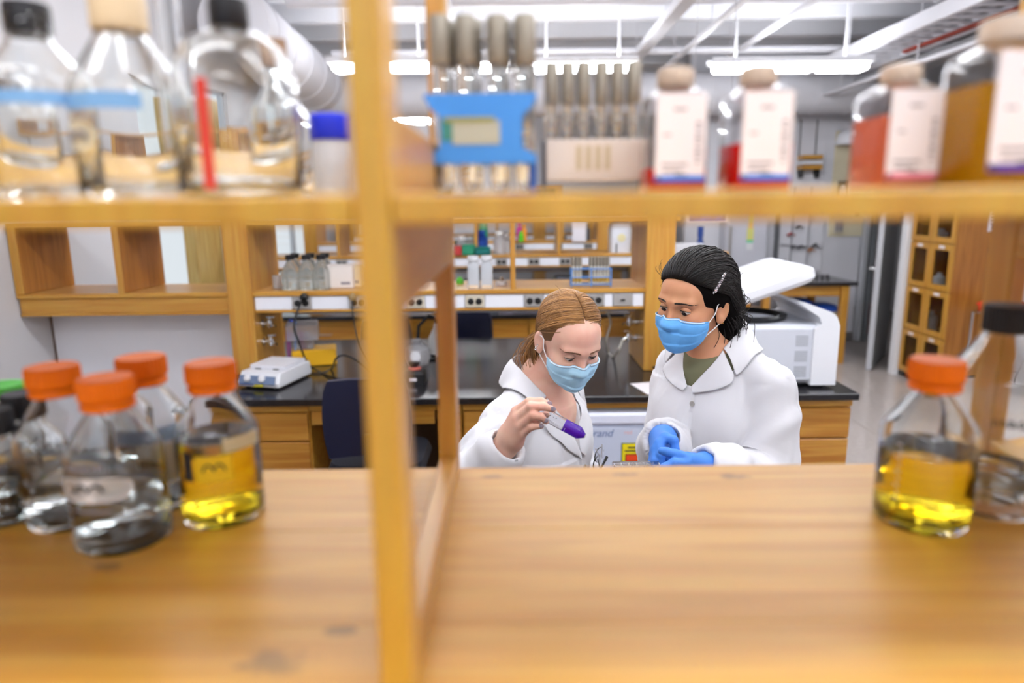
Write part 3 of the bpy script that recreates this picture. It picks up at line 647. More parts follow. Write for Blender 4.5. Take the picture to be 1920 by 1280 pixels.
# lower shelf, left group
tb = bottle('reagent_bottle', 'clear bottle with orange cap standing nearest the camera on the lower left', S(236, 1006), **std, liquid=M_WATER, level=.062)
ovalp(tb, .0425, -93, .066, .074, .023, MW); sq_logo(tb, .0425, -93, .068, .026, M_INK); patch(tb, 'print', .0425, -118, -70, .045, .047, M_GREYINK); grads(tb, .0425, -128, .03, .085, 9, MW)
for i in range(9): patch(tb, 'print', .0425, -120+i*5.6, -117+i*5.6, .083, .091, M_GREYINK, 2)
bottle('reagent_bottle', 'clear bottle with orange cap behind and left of the nearest one', S(138, 966), **std, liquid=M_WATER, level=.05)
tb = bottle('reagent_bottle', 'clear bottle with orange cap and pale blue tape between front bottle and yellow one', S(296, 938), **{**std, 'R': .041, 'H': .162}, liquid=M_WATER, level=.03)
patch(tb, 'tape', .041, -110, -20, .078, .094, mat('pale_blue_tape', (150,176,206), .6)); patch(tb, 'paper_label', .041, -80, -20, .034, .076, mat('cream_label', (206,200,186), .7))
tb = bottle('reagent_bottle', 'orange capped bottle of yellow liquid on the lower left', S(422, 962), **{**std, 'R': .0405, 'H': .163}, liquid=M_YEL, level=.088)
patch(tb, 'dark_print', .0405, -118, -103, .052, .082, M_INK); patch(tb, 'writing_field', .0405, -98, -50, .052, .078, mat('yellow_print', (236,196,30), .6)); sq_logo(tb, .0405, -74, .066, .02, M_INK)
patch(tb, 'paper_tape', .0408, -60, -4, .080, .094, MTAPE)
patch(tb, 'print', .0405, -108, -62, .093, .096, M_INK)
blk = dict(R=.036, H=.116, rn=.016, cap=1, caph=.026, rc=.0195, hs=.06, hn=.088)
bottle('reagent_bottle', 'small black capped bottle cut off by the left edge of the picture', S(14, 965), **blk, liquid=M_WATER, level=.04, cap_m=M_CAPBLK, ring=False)
bottle('reagent_bottle', 'black capped bottle half hidden left of the orange caps', S(70, 935), **{**blk, 'H': .122}, liquid=M_WATER, level=.04, cap_m=M_CAPBLK, ring=False)
bottle('reagent_bottle', 'wide bottle with bright green cap at the far left', S(30, 905), **{**blk, 'H': .119, 'rc': .026, 'R': .034, 'caph': .013}, liquid=None, cap_m=M_GREEN, ring=False)
bottle('reagent_bottle', 'small bottle whose dark cap shows behind the orange caps', S(262, 900), **{**blk, 'R': .022, 'rc': .010, 'H': .137, 'rn': .008, 'hs': .085, 'hn': .108}, liquid=M_WATER, level=.05, cap_m=M_CAPBLK, ring=False)
# lower shelf, right pair
tb = bottle('reagent_bottle', 'orange capped bottle of yellow liquid on the lower right', S(1724, 970), **{**std, 'R': .0435, 'H': .164}, liquid=M_YEL, level=.075)
grads(tb, .0435, -150, .03, .085, 9, MW)
tb = bottle('media_bottle', 'large clear bottle with black cap and handwriting at the right edge', S(1846, 942), R=.0485, H=.211, rn=.021, cap=1, caph=.027, rc=.0232, hs=.135, hn=.182, liquid=M_WATER, level=.032, cap_m=M_CAPBLK, ring=False)
def strokes(t, R, a0, z, s, polys, m, rad=.0009):
    w = MB()
    for pl in polys: w.tube([((R+.001)*math.cos(math.radians(a0)+x*s/R), (R+.001)*math.sin(math.radians(a0)+x*s/R), z+y*s) for x, y in pl], rad, 5)
    return w.build('handwriting', m, t)
strokes(tb, .0485, -128, .098, .0075, [[(0,0),(0,1),(.45,.3),(.9,1),(.9,0)], [(1.25,0),(1.25,.6)], [(1.3,.85),(1.32,.9)], [(1.65,0),(1.6,1)], [(2.0,0),(1.95,1)], [(2.3,0),(2.3,.6)], [(2.9,0),(2.6,.5),(3.0,1),(3.3,.5),(2.95,.05)], [(3.2,.2),(3.5,-.15)], [(4.4,0),(4.4,1)], [(4.4,.5),(5.1,.5)], [(5.1,0),(5.1,1)], [(5.4,.3),(5.6,.4),(5.6,.2),(5.35,-.1),(5.7,-.1)], [(6.3,0),(6.05,.5),(6.35,1),(6.65,.5),(6.35,0)]], M_INK)
# upper shelf, left: three glass bottles
def U(px, Y): q = P(px, 372, Y); return (q.x, Y, ZFU)
tb = bottle('glass_bottle', 'clear glass bottle with black cap at far left of the upper shelf', U(98, .56), R=.0385, H=.146, rn=.0165, cap=1, caph=.023, rc=.0165, hs=.088, hn=.118, cap_m=M_CAPBLK, ring=False, star=False)
mbt = mat('blue_tape', (120,170,220), .6)
patch(tb, 'blue_tape', .0385, -110, -30, .069, .079, mbt); grads(tb, .0385, -140, .02, .07, 8, MW)
tb = bottle('glass_bottle', 'clear glass bottle with large beige cap on the upper shelf', U(262, .57), R=.0415, H=.154, rn=.0185, cap=1, caph=.027, rc=.0205, hs=.082, hn=.126, cap_m=M_BEIGE, ring=False, star=False)
patch(tb, 'blue_tape', .0415, -150, -50, .066, .078, mbt); ovalp(tb, .0415, -128, .047, .042, .022, mat('cream_oval', (214,206,180), .7)); sq_logo(tb, .0415, -126, .047, .026, M_GREYINK)
tb = bottle('glass_bottle', 'round-shouldered clear glass bottle with black cap next to the blue jar', U(458, .555), R=.0465, H=.146, rn=.014, cap=1, caph=.021, rc=.0145, hs=.078, hn=.122, cap_m=M_CAPBLK, ring=False, round_=True, star=False)
patch(tb, 'red_tape', .0465, -103, -92, .006, .083, mat('red_tape', (206,62,50), .5))
bottle('glass_flask', 'small brown stoppered bottle behind the round-shouldered one', U(537, .70), R=.03, H=.15, rn=.01, cap=1, caph=.026, rc=.0105, hs=.07, hn=.11, cap_m=mat('brown_cap', (150,118,92), .5), ring=False, star=False)
bottle('glass_flask', 'capless tall clear bottle behind the beige cap', U(60, .70), R=.034, H=.13, rn=.012, cap=1, caph=.02, rc=.013, hs=.08, hn=.1, cap_m=M_FROST, ring=False, star=False)
q = U(350, .69); t = thing('glass_cylinder', 'tall slim glass cylinder rising between two bottles', 'cylinder', q)
MB().lathe([(0, .002), (.022, 0), (.022, .006), (.011, .01), (.011, .27), (.0095, .27), (.0095, .012), (0, .012)], 32, cap=False).build('tube', M_GLASS, t, ang=50)
q = U(626, .66); t = thing('plastic_jar', 'small translucent jar with royal blue cap left of the post', 'jar', q)
MB().lathe([(0, 0), (.0165, 0), (.0172, .002), (.0172, .048), (.0155, .052), (.0155, .056), (0, .056)], 36).build('body', mat('jar_body', (222,222,226), .3, trans=.3), t); MB().lathe([(.0168, .0525), (.0178, .054), (.0178, .074), (.0165, .0755), (0, .0755)], 60, star=.02).build('cap', M_ROYAL, t)
# upper shelf, right: tube racks
ORD = ('first', 'second', 'third', 'fourth', 'fifth', 'sixth', 'seventh', 'eighth', 'ninth')
q = P(907, 350, .62); t = thing('tube_rack', 'bright blue plastic test tube rack right of the post', 'rack', (q.x, .62, ZFU), rz=math.radians(-2))
hw, hd = .047, .019
MB().prism([(-hw, .084), (hw, .084), (hw*.92, .073), (hw*.74, .066), (hw*.74, .04), (hw, .034), (hw, .027), (-hw, .027), (-hw, .034), (-hw*.74, .04), (-hw*.74, .066), (-hw*.92, .073)], -hd-.003, -hd).build('front_plate', M_BLUE, t)
MB().prism([(-hw, .084), (hw, .084), (hw*.92, .073), (hw*.74, .066), (hw*.74, .04), (hw, .034), (hw, .027), (-hw, .027), (-hw, .034), (-hw*.74, .04), (-hw*.74, .066), (-hw*.92, .073)], hd, hd+.003).build('back_plate', M_BLUE, t)
for z in (.080, .028): 
    f = MB()
    for i in range(5): f.box((-hw+i*.0225-.001, -hd, z), (-hw+i*.0225+.0035, hd, z+.003))
    for y in (-hd, -.001, hd-.003): f.box((-hw, y, z), (hw, y+.003, z+.003))
    f.build('tier', M_BLUE, t)
for s in (-1, 1): B('leg', (s*(hw-.006), -hd-.002, 0), (s*hw, -hd+.004, .028), mat('blue_dark', (30,80,160), .5), t, .001); B('leg', (s*(hw-.006), hd-.004, 0), (s*hw, hd+.002, .028), mat('blue_dark', (30,80,160), .5), t, .001)
B('base', (-hw, -hd, .0), (hw, hd, .003), mat('blue_dark', (30,80,160), .5), t, .001)
B('label', (-.024, -hd-.0036, .043), (.016, -hd-.003, .062), mat('rack_label', (176,176,160), .7), t, 0); B('label_corner', (-.033, -hd-.0037, .046), (-.024, -hd-.003, .064), mat('rack_green', (60,130,120), .7), t, 0); B('label_edge', (-.03, -hd-.0042, .061), (.012, -hd-.0037, .065), mat('rack_olive', (150,150,90), .7), t, 0)
tube_o = thing('capped_tube', 'glass test tube with grey metal cap in the blue rack', 'test tube', (0,0,0), 'capped tubes in the blue rack')
MB().lathe([(0, 0), (.004, .001), (.0072, .005), (.008, .01), (.008, .125), (.0068, .125), (.0068, .011), (.004, .004), (0, .003)], 20, cap=False).build('tube', M_GLASS, tube_o)
MB().lathe([(.0088, .105), (.0094, .106), (.0092, .140), (.0086, .1435), (0, .1435)], 24).build('closure', M_GREY, tube_o)
n = 0
for iy, yy in enumerate((.611, .629)):
    for ix, px in enumerate((829, 876, 934, 985) if iy == 0 else (838, 888, 940, 982)):
        if iy == 0 and ix == 0: zz = -.012
        else: zz = 0
        loc = (P(px, 200, yy).x, yy, ZFU+.0035+ (0 if (ix or iy) else 0))
        o = tube_o if n == 0 else dup(tube_o, loc)
        o.location = loc; n += 1; o['label'] = ORD[ix]+' grey capped test tube from the left in the '+('front', 'rear')[iy]+' row of the blue rack'
t = thing('tube_rack', 'cream tube rack holding six grey capped tubes', 'rack', (P(1112, 330, .68).x, .68, ZFU)); hw = .0465
for y in (-.016, .013): MB().box((-hw, y, .018), (hw, y+.003, .052), .001).build('plate', mat('cream_rack', (226,214,204), .5), t)
B('floor', (-hw, -.016, .014), (hw, .016, .018), mat('cream_rack', (226,214,204)), t, .0005)
for s in (-1, 1): B('end', (s*hw, -.018, 0), (s*(hw+.003), .018, .052), mat('rack_dark', (70,72,86), .5), t, .001)
for i in range(4): B('printed_mark', (-.018+i*.009, -.0166, .024), (-.013+i*.009, -.0161, .046), mat('tan_mark', (200,184,150), .7), t, 0)
tube_p = thing('capped_tube', 'slim test tube with grey metal cap in the cream rack', 'test tube', (0,0,0), 'capped tubes in the cream rack')
MB().lathe([(0, 0), (.0035, .001), (.0055, .005), (.006, .01), (.006, .095), (.005, .095), (.005, .011), (0, .003)], 16, cap=False).build('tube', M_GLASS, tube_p)
MB().lathe([(.0066, .066), (.0071, .067), (.0069, .101), (.0064, .1035), (0, .1035)], 20).build('closure', M_GREY, tube_p)
n = 0
for yy in (.674, .688):
    for ix, px in enumerate((1034, 1064, 1094, 1127, 1157, 1187)):
        loc = (P(px, 210, yy).x, yy, ZFU+.0185)
        o = tube_p if n == 0 else dup(tube_p, loc)
        o.location = loc; n += 1; o['label'] = ORD[ix]+' slim capped tube from the left in the '+('front' if yy < .68 else 'rear')+' row of the cream rack'
# square media bottles
def media(label, xl, yf, w, d, H, liq, lvl, band, capm=M_TAN, rz=0, tall=1):
    t = thing('media_bottle', label, 'bottle', (xl+w/2, yf+d/2, ZFU), rz=rz); hx, hy = w/2, d/2; r = w*.16
    zs = H*.76; zn = H*.865; rn = w*.25
    secs = [rrect(hx*.94, hy*.94, r, 0), rrect(hx, hy, r, .003), rrect(hx, hy, r, zs*.97), rrect(hx*.93, hy*.93, r, zs*1.03), rrect(hx*.72, hy*.72, r*1.4, zs+(zn-zs)*.6), rrect(rn, rn, rn, zn), rrect(rn, rn, rn, H*.9)]
    th = .0011
    ins = [rrect(hx*.9, hy*.9, r*.9, .002), rrect(hx-th, hy-th, r*.9, .005), rrect(hx-th, hy-th, r*.9, zs*.97), rrect(hx*.93-th, hy*.93-th, r*.9, zs*1.03), rrect(hx*.72-th, hy*.72-th, r*1.3, zs+(zn-zs)*.6), rrect(rn-th, rn-th, rn-th, zn), rrect(rn-th, rn-th, rn-th, H*.9)]
    MB().loft(secs+ins[::-1], cap=True).build('vessel', M_PLASTIC, t, ang=40)
    MB().loft([rrect(hx*.92, hy*.92, r*.9, .003), rrect(hx-th*.5, hy-th*.5, r, .006), rrect(hx-th*.5, hy-th*.5, r, lvl)]).build('liquid', liq, t, ang=40)
    MB().lathe([(rn*1.05, zn-.004), (rn*1.26, zn), (rn*1.26, H-.006), (rn*1.18, H-.0015), (rn*.8, H), (0, H)], 60, star=.02).build('cap', capm, t)
    lw = hx*.84; lz0, lz1 = H*.10, H*.77
    B('label', (-lw, -hy-.0012, lz0), (lw, -hy-.0004, lz1), M_PAPER, t, 0)
    B('label_band', (-lw, -hy-.0014, lz0), (lw, -hy-.0005, lz0+H*.045), band, t, 0)
    B('band_dot', (-lw*.95, -hy-.0016, lz0+H*.01), (-lw*.78, -hy-.0013, lz0+H*.035), M_INK, t, 0)
    for (u0, v0, u1, v1) in ((-.75, .22, .3, .24), (-.7, .17, .1, .19), (-.2, .14, .3, .16), (-.7, .45, -.4, .465), (-.3, .64, .2, .66)): B('print_line', (u0*lw, -hy-.0014, H*v0), (u1*lw, -hy-.0012, H*v1), M_GREYINK, t, 0)
    for i in range(9): B('barcode_bar', (.6*lw, -hy-.0014, H*(.24+i*.036)), (.8*lw, -hy-.0012, H*(.255+i*.036+.006*(i % 3))), M_GREYINK, t, 0)
    return t
def fx(px, Y): return P(px, 300, Y).x
media('square bottle of red medium beside the cream tube rack', fx(1219, .60), .60, fx(1330, .60)-fx(1219, .60), .052, .107, M_RED, .022, M_BLUED)
media('square bottle of red medium standing apart at the middle right', fx(1380, .575), .575, fx(1490, .575)-fx(1380, .575), .055, .1035, M_RED, .040, M_BLUED)
media('square bottle of pink medium at the right of the upper shelf', fx(1652, .55), .55, fx(1768, .55)-fx(1652, .55), .056, .099, M_PINK, .058, mat('pink_band', (240,150,170), .5))
media('larger square bottle of golden medium cut off by the right edge', fx(1838, .50), .50, .062, .062, .122, M_GOLD, .074, mat('violet_band', (70,30,150), .5))
# ================================================================ things on the bench behind the people
def onb(px, py, z=ZB): return Pz(px, py, z)
# hotplate stirrer
q = onb(508, 722); t = thing('hotplate_stirrer', 'white hotplate stirrer with two knobs on the left end of the bench', 'hotplate', (q.x, q.y+.08, ZB), rz=math.radians(-14))
MB().loft([rrect(.115, .155, .012, .012), rrect(.118, .158, .014, .03), rrect(.112, .14, .014, .078, cy=.012)]).build('body', mat('hp_white', (226,227,232), .4), t)
MB().loft([rrect(.098, .098, .01, .079, cy=.03), rrect(.1, .1, .01, .084, cy=.03), rrect(.1, .1, .01, .098, cy=.03)]).build('plate', M_PANEL, t)
Rf = Matrix.Rotation(math.radians(-20), 3, 'X')
MB().box((-.1, -.164, .026), (.1, -.160, .068), .002, R=Rf, o=(0, -.16, .045)).build('control_panel', mat('hp_panel', (110,128,160), .5), t)
for x in (-.05, .03): MB().lathe([(.017, 0), (.016, .012), (.004, .016), (0, .016)], 20, R=Matrix.Rotation(math.radians(72), 3, 'X')).build('knob', M_WHITE, t, (x, -.160, .054))
B('blue_stripe', (-.1, -.166, .022), (-.01, -.160, .034), mat('hp_blue', (40,70,170), .5), t, .0005); B('yellow_sticker', (-.02, -.1655, .014), (.03, -.158, .026), mat('hp_yellow', (226,214,60), .6), t, .0005)
for x in (-.08, .08):
    for y in (-.12, .13): MB().lathe([(.012, 0), (.012, .014)], 12).build('foot', M_BLACK, t, (x, y, 0))
for x in (-.05, .05): B('vent', (x-.015, -.075, .0795), (x+.015, -.069, .083), M_BLACK, t, 0)
# mains cables
def cable(name, label, pts, r=.005, m=M_BLACK):
    pts = [Vector(p) for p in pts]; out = []
    for i in range(len(pts)-1):
        p0, p1, p2, p3 = pts[max(i-1, 0)], pts[i], pts[i+1], pts[min(i+2, len(pts)-1)]
        for k_ in range(8):
            u = k_/8; out.append(.5*((2*p1)+(p2-p0)*u+(2*p0-5*p1+4*p2-p3)*u*u+(3*p1-p0-3*p2+p3)*u**3))
    out.append(pts[-1]); return tag(MB().tube(out, r, 8).build(name, m), label, 'cable')
o = cable('power_cable', 'black cable looping from the outlet down to the bench beside the valves', [P(570, 556, y1-.01), P(557, 585, 3.50), P(551, 612, 3.47), P(562, 645, 3.42), Pz(580, 684, ZB+.012), Pz(620, 706, ZB+.008), Pz(668, 716, ZB+.008), Pz(700, 720, ZB+.008)])
MB().lathe([(0, 0), (.02, 0), (.018, .03), (.008, .04), (0, .04)], 16, R=Matrix.Rotation(math.pi/2, 3, 'X')).build('plug', M_BLACK, o, P(571, 556, y1-.004))
cable('power_cable', 'black cable arching across the bench towards the post', [Pz(556, 697, ZB+.006), Pz(600, 699, ZB+.006), Pz(622, 690, ZB+.008), P(630, 672, 3.35), P(645, 666, 3.35), P(668, 675, 3.35), Pz(700, 700, ZB+.006)])
o = cable('power_cable', 'thin black cable hanging from the outlet beside the post', [P(660, 556, y1-.01), P(661, 580, 3.50), P(666, 615, 3.48), P(676, 650, 3.46), Pz(700, 690, ZB+.005)], .004)
MB().lathe([(0, 0), (.02, 0), (.018, .025), (0, .03)], 16, R=Matrix.Rotation(math.pi/2, 3, 'X')).build('plug', mat('plug_tan', (150,126,86), .5), o, P(662, 556, y1-.004))
# gas valves on the posts
def valve(x, y, z, sx, label, handle_m=M_CHROME):
    t = thing('gas_valve', label, 'valve', (x, y, z), 'chrome gas taps on the posts')
    MB().cyl((0, 0, 0), (sx*.012, 0, 0), .02, 16).cyl((sx*.01, 0, 0), (sx*.06, 0, 0), .009, 12).build('stem', M_CHROME, t)
    MB().lathe([(0, -.02), (.014, -.02), (.016, 0), (.014, .018), (.008, .02), (.008, .03), (0, .03)], 16).build('body', M_CHROME, t, (sx*.045, 0, 0))
    MB().box((sx*.03, -.008, .03), (sx*.075, .008, .04), .003).build('lever', handle_m, t)
    MB().cyl((sx*.055, 0, 0), (sx*.085, -.02, -.012), .006, 10).build('spout', M_CHROME, t)
    return t
xp = X1(474)+.002
valve(xp, 3.62, P(520, 606, 3.62).z, 1, 'upper chrome gas tap on the left post'); valve(xp, 3.62, P(520, 640, 3.62).z, 1, 'lower chrome gas tap on the left post')
tag(MB().lathe([(0, 0), (.018, 0), (.018, .014), (0, .014)], 16).build('valve_knob', mat('knob_blue', (40,60,140), .4), None, P(548, 603, 3.6)), 'blue tap knob beside the left post', 'knob')
xr = X1(1209)-.002
valve(xr, 3.72, P(1180, 603, 3.72).z, -1, 'upper chrome gas tap on the right post'); valve(xr, 3.72, P(1180, 633, 3.72).z, -1, 'lower chrome gas tap on the right post')
cable('rubber_hose', 'pale rubber hose looping from the right gas tap to the bench', [P(1168, 636, 3.7), P(1160, 655, 3.66), Pz(1150, 668, ZB+.008), Pz(1140, 660, ZB+.008), P(1136, 640, 3.8), P(1145, 605, 3.85), P(1138, 585, 3.9)], .006, mat('hose', (196,192,180), .5))
# pipettes, tip box behind the valves
q = onb(552, 690); t = thing('pipette_stand', 'small stand of purple and white pipettes behind the hotplate', 'pipettes', (q.x, q.y+.1, ZB))
B('base', (-.08, -.05, 0), (.08, .05, .02), M_FROST, t, .004)
for i in range(4): MB().tube([(-.06+i*.04, 0, .02), (-.055+i*.04, 0, .09), (-.05+i*.035, 0, .19)], [.006, .012, .014], 10).build('pipette', mat(['pip_purple', 'pip_white'][i % 2], [(190,120,190), (226,226,234)][i % 2], .4), t)
MB().cyl((-.01, -.05, .02), (.01, -.05, .26), .007, 10).build('blue_rod', mat('rod_blue', (150,180,226), .3), t)
q = onb(598, 662); t = thing('tip_box', 'yellow tip box with clear lid on the bench behind the post cable', 'box', (q.x+.05, 3.8, ZB), rz=math.radians(14))
MB().box((-.12, -.08, 0), (.12, .08, .09), .006).build('base', mat('tip_yellow', (238,180,30), .5), t); MB().box((-.14, -.1, .15), (.03, .06, .24), .006).build('lid', M_FROST, t); MB().box((-.1, -.04, .09), (.0, .05, .15), .004).build('insert', M_FROST, t)
# things on the lower shelf of that bench
def onl(px, Y): return (P(px, 530, Y).x, Y, ZL)
fl_o = thing('square_flask', 'clear square bottle with black cap on the shelf above the outlets', 'bottle', onl(547, 3.66), 'black capped bottles on the bench shelf')
MB().loft([rrect(.042, .042, .012, 0), rrect(.044, .044, .012, .004), rrect(.044, .044, .012, .09), rrect(.02, .02, .018, .145), rrect(.02, .02, .018, .16)]).build('vessel', mat('flask_glass', (240,244,242), .05, trans=.85, ior=1.25), fl_o)
MB().lathe([(.024, .158), (.024, .182), (0, .184)], 24).build('cap', M_CAPBLK, fl_o)
labs = {}
for i, (px, Y) in enumerate(((547, 3.66), (577, 3.66), (604, 3.66), (556, 3.78), (585, 3.78), (612, 3.78))):
    o = dup(fl_o, onl(px, Y)) if i else fl_o; o['label'] = ('left', 'middle', 'right')[i % 3]+' black capped clear bottle in the '+('front', 'rear')[i//3]+' row on the bench shelf'
t = thing('petri_stack', 'short stack of clear dishes left of the black capped bottles', 'dishes', onl(522, 3.7))
for i in range(5): MB().lathe([(0, 0), (.03, 0), (.03, .013), (0, .013)], 20).build('dish', M_FROST, t, (0, 0, i*.0145))
for i, (px, Y, w_, h_) in enumerate(((640, 3.72, .075, .12), (662, 3.78, .06, .11))):
    t = thing('carton', ['white carton beside the black capped bottles', 'cream carton half hidden by the front post'][i], 'carton', onl(px, Y)); MB().box((-w_, -.05, 0), (w_, .05, h_), .004).build('box', mat('carton%d' % i, [(232,226,222), (232,220,190)][i], .6), t); MB().box((.01, -.052, .02), (w_*.8, -.05, .035), 0).build('print', M_GREYINK, t); B('flap', (-w_, -.05, h_), (w_, .05, h_+.004), mat('carton%d' % i, (232,226,222)), t)
for i, px in enumerate((888, 913)):
    t = thing('centrifuge_bottle', ['left one of two frosted bottles standing on the bench shelf', 'right one of two frosted bottles standing on the bench shelf'][i], 'bottle', onl(px, 3.6))
    MB().loft([rrect(.029, .029, .012, .0), rrect(.031, .031, .012, .02), rrect(.031, .031, .012, .125), rrect(.024, .024, .02, .14), rrect(.024, .024, .02, .15)]).build('body', mat('frost_body', (222,226,232), .4, trans=.4, ior=1.2), t)
    MB().lathe([(.0, .149), (.031, .149), (.031, .158), (.029, .172), (0, .174)], 32).build('cap', mat('frost_cap', (216,218,222), .4), t); B('base_deposit', (-.026, -.0325, .004), (.026, -.031, .022), mat('deposit', (226,206,180), .6), t, .001)
q = onl(940, 3.75); t = thing('tape_roll', 'small white fitting lying on the shelf beside the frosted bottles', 'fitting', q); MB().lathe([(.012, 0), (.03, 0), (.03, .02), (.012, .02)], 24).build('roll', M_WHITE, t); MB().cyl((0, 0, .0), (0, 0, .045), .009, 12).build('spool', M_CHROME, t)
# blue wire rack with tubes
q = onl(1107, 3.66); t = thing('wire_rack', 'blue wire rack holding test tubes on the bench shelf', 'rack', q); hw, hd = .105, .04; mbw = mat('wire_blue', (84,140,210), .4)
for z in (.012, .05, .095):
    MB().tube([(-hw, -hd, z), (hw, -hd, z), (hw, hd, z), (-hw, hd, z), (-hw, -hd, z)], .0035, 6).build('ring', mbw, t)
for (x, y) in ((-hw, -hd), (0, -hd), (hw, -hd), (-hw, hd), (hw, hd)): MB().cyl((x, y, 0), (x, y, .1), .0035, 6).build('upright', mbw, t)
tw = thing('small_tube', 'small test tube in the blue wire rack', 'test tube', (0,0,0), 'tubes in the blue wire rack')
MB().lathe([(0, 0), (.007, .003), (.0075, .1), (0, .1)], 10).build('tube', mat('tube_pale', (226,224,214), .3, trans=.3), tw); MB().lathe([(.0082, .096), (.0082, .142), (0, .143)], 10).build('closure', M_GREY, tw); MB().lathe([(.0078, .012), (.0078, .03)], 10).build('broth', mat('broth', (196,160,60), .4), tw)
n = 0
for i, x in enumerate([-.095, -.075, -.057, .0, .018, .036, .054, .072, .09]):
    for y in (-.02, .02):
        loc = (q[0]+x, q[1]+y, ZL+.014); o = tw if n == 0 else dup(tw, loc); o.location = loc; n += 1; o['label'] = ORD[i]+' small tube from the left in the '+('front' if y < 0 else 'rear')+' row of the blue wire rack'
# centrifuge at the right end
q = onb(1565, 728); t = thing('bench_centrifuge', 'white bench centrifuge with its lid raised at the right end of the bench', 'centrifuge', (q.x-.33, q.y+.02, ZB)); mcw = mat('centri_white', (232,234,240), .35); mcg = mat('centri_side', (206,210,220), .4)
MB().box((-.33, .0, .02), (.28, .52, .305), .02).build('body', mcg, t)
MB().prism([(.215, .015), (.335, .015), (.335, .30), (.318, .345), (.285, .37), (.16, .415), (.15, .40), (.235, .345), (.25, .31), (.215, .29)], -.012, .53).build('side_hump', mcw, t, ang=30)
MB().lathe([(.19, .0), (.2, .02), (.17, .026), (.16, -.05), (0, -.06)], 40, cap=False).build('chamber', M_BLACK, t, (-.03, .24, .307))
MB().box((-.33, .06, 0), (.31, .5, .019), .004).build('foot_base', mat('centri_dark', (60,62,68), .5), t)
for k_ in range(3):
    for j in range(6): B('vent_slot', (.135, -.001, .055+k_*.075+j*.009), (.195, .002, .059+k_*.075+j*.009), mat('vent_grey', (150,154,162), .5), t, 0)
Rl = Matrix.Rotation(math.radians(-19), 3, 'Y')
ld = MB().loft([[tuple(Rl @ Vector((x+.30, y, z)) for x, y, z in [rp]) [0] for rp in rrect(hx_, hy_, .05, zz, cy=.25)] for hx_, hy_, zz in ((.27, .25, 0), (.285, .265, .02), (.285, .265, .055), (.25, .235, .082))]).build('lid', mcw, t, (-.33, 0, .33)); 
MB().lathe([(0, 0), (.03, 0), (.03, .002), (0, .002)], 24, R=Rl @ Matrix.Diagonal((1.2, .8, 1))).build('badge', mat('badge', (250,250,252), .2), ld, Rl @ Vector((.36, .18, .083)))
# freezer under the worktop between the two people
q = P(1170, 830, 3.08); t = thing('undercounter_freezer', 'white undercounter freezer with a yellow warning label between the two people', 'freezer', (P(1165, 820, 3.08).x, 3.09, 0)); fw = .245
MB().box((-fw, .03, .02), (fw, .45, .832), .01).build('cabinet', mat('fz_body', (206,212,226), .4), t); MB().box((-fw, -.02, .05), (fw, .028, .765), .012).build('door', mat('fz_door', (196,204,224), .4), t)
MB().box((-fw, -.03, .77), (fw, .03, .83), .012).build('top_panel', mat('fz_panel', (222,226,244), .35), t)
text('lettering', 'brand', .052, mat('fz_ink', (90,110,160), .5), t, (-.105, -.021, .728), (math.pi/2, 0, 0), italic=.3); text('lettering', 'red', .028, mat('fz_red', (224,170,176), .5), t, (.03, -.021, .732), (math.pi/2, 0, 0))
zz = P(1190, 860, 3.07).z
B('warning_label', (.0, -.022, .565), (.15, -.0202, .68), mat('warn_edge', (40,70,40), .5), t, 0); B('warning_field', (.004, -.0228, .569), (.146, -.0221, .676), mat('warn_yellow', (232,214,20), .5), t, 0)
B('warning_box', (.018, -.0234, .586), (.11, -.0229, .626), mat('warn_frame', (70,40,20), .5), t, 0); B('warning_red', (.022, -.024, .59), (.106, -.0235, .622), mat('warn_red', (226,70,24), .5), t, 0)
for z, a, c in ((.654, .03, .125), (.637, .015, .132)): B('print_line', (a, -.0236, z), (c, -.0229, z+.007), M_INK, t, 0)
# paper and cable on the worktop
q = onb(1222, 727); tag(MB().box((-.07, -.1, 0), (.07, .1, .0015), .0003, R=Matrix.Rotation(.25, 3, 'Z')).build('paper_sheet', M_PAPER, None, (q.x, q.y, ZB+.0003)), 'white sheet of paper lying on the black worktop between the people', 'paper')
q = onb(1238, 694); pts = [(q.x+.04*math.cos(a), q.y+.05*math.sin(a), ZB+.012+.015*math.sin(a*2)) for a in np.linspace(0, 2*math.pi*1.6, 30)]
tag(MB().tube(pts, .006, 8).build('coiled_cable', M_BLACK), 'short coil of black cable at the foot of the right post', 'cable')
# small mixer, hose and flask beyond the chair
q = onb(776, 718); t = thing('vortex_mixer', 'small black vortex mixer with red ring on the bench behind the post', 'mixer', (q.x, q.y+.03, ZB))
MB().loft([rrect(.06, .07, .015, 0), rrect(.058, .066, .015, .05), rrect(.045, .05, .015, .065)]).build('body', M_BLACK, t); MB().lathe([(.035, .066), (.036, .074), (.02, .078), (0, .078)], 24).build('ring', mat('mixer_red', (206,110,96), .5), t); MB().lathe([(0, .078), (.02, .078), (.032, .10), (.01, .105), (0, .105)], 24).build('cup', M_BLACK, t); B('label', (-.02, -.071, .02), (.02, -.069, .035), M_PAPER, t, 0)
q = onb(778, 690); t = thing('glass_jar', 'round clear jar with white disc behind the vortex mixer', 'jar', (q.x, q.y+.1, ZB)); MB().lathe([(0, 0), (.06, 0), (.075, .04), (.07, .09), (.03, .12), (.03, .14), (0, .14)], 28).build('jar', M_FROST, t); MB().lathe([(0, 0), (.03, 0), (.03, .006), (0, .006)], 20, R=Matrix.Rotation(math.pi/2, 3, 'X')).build('disc', M_WHITE, t, (0, -.074, .06))
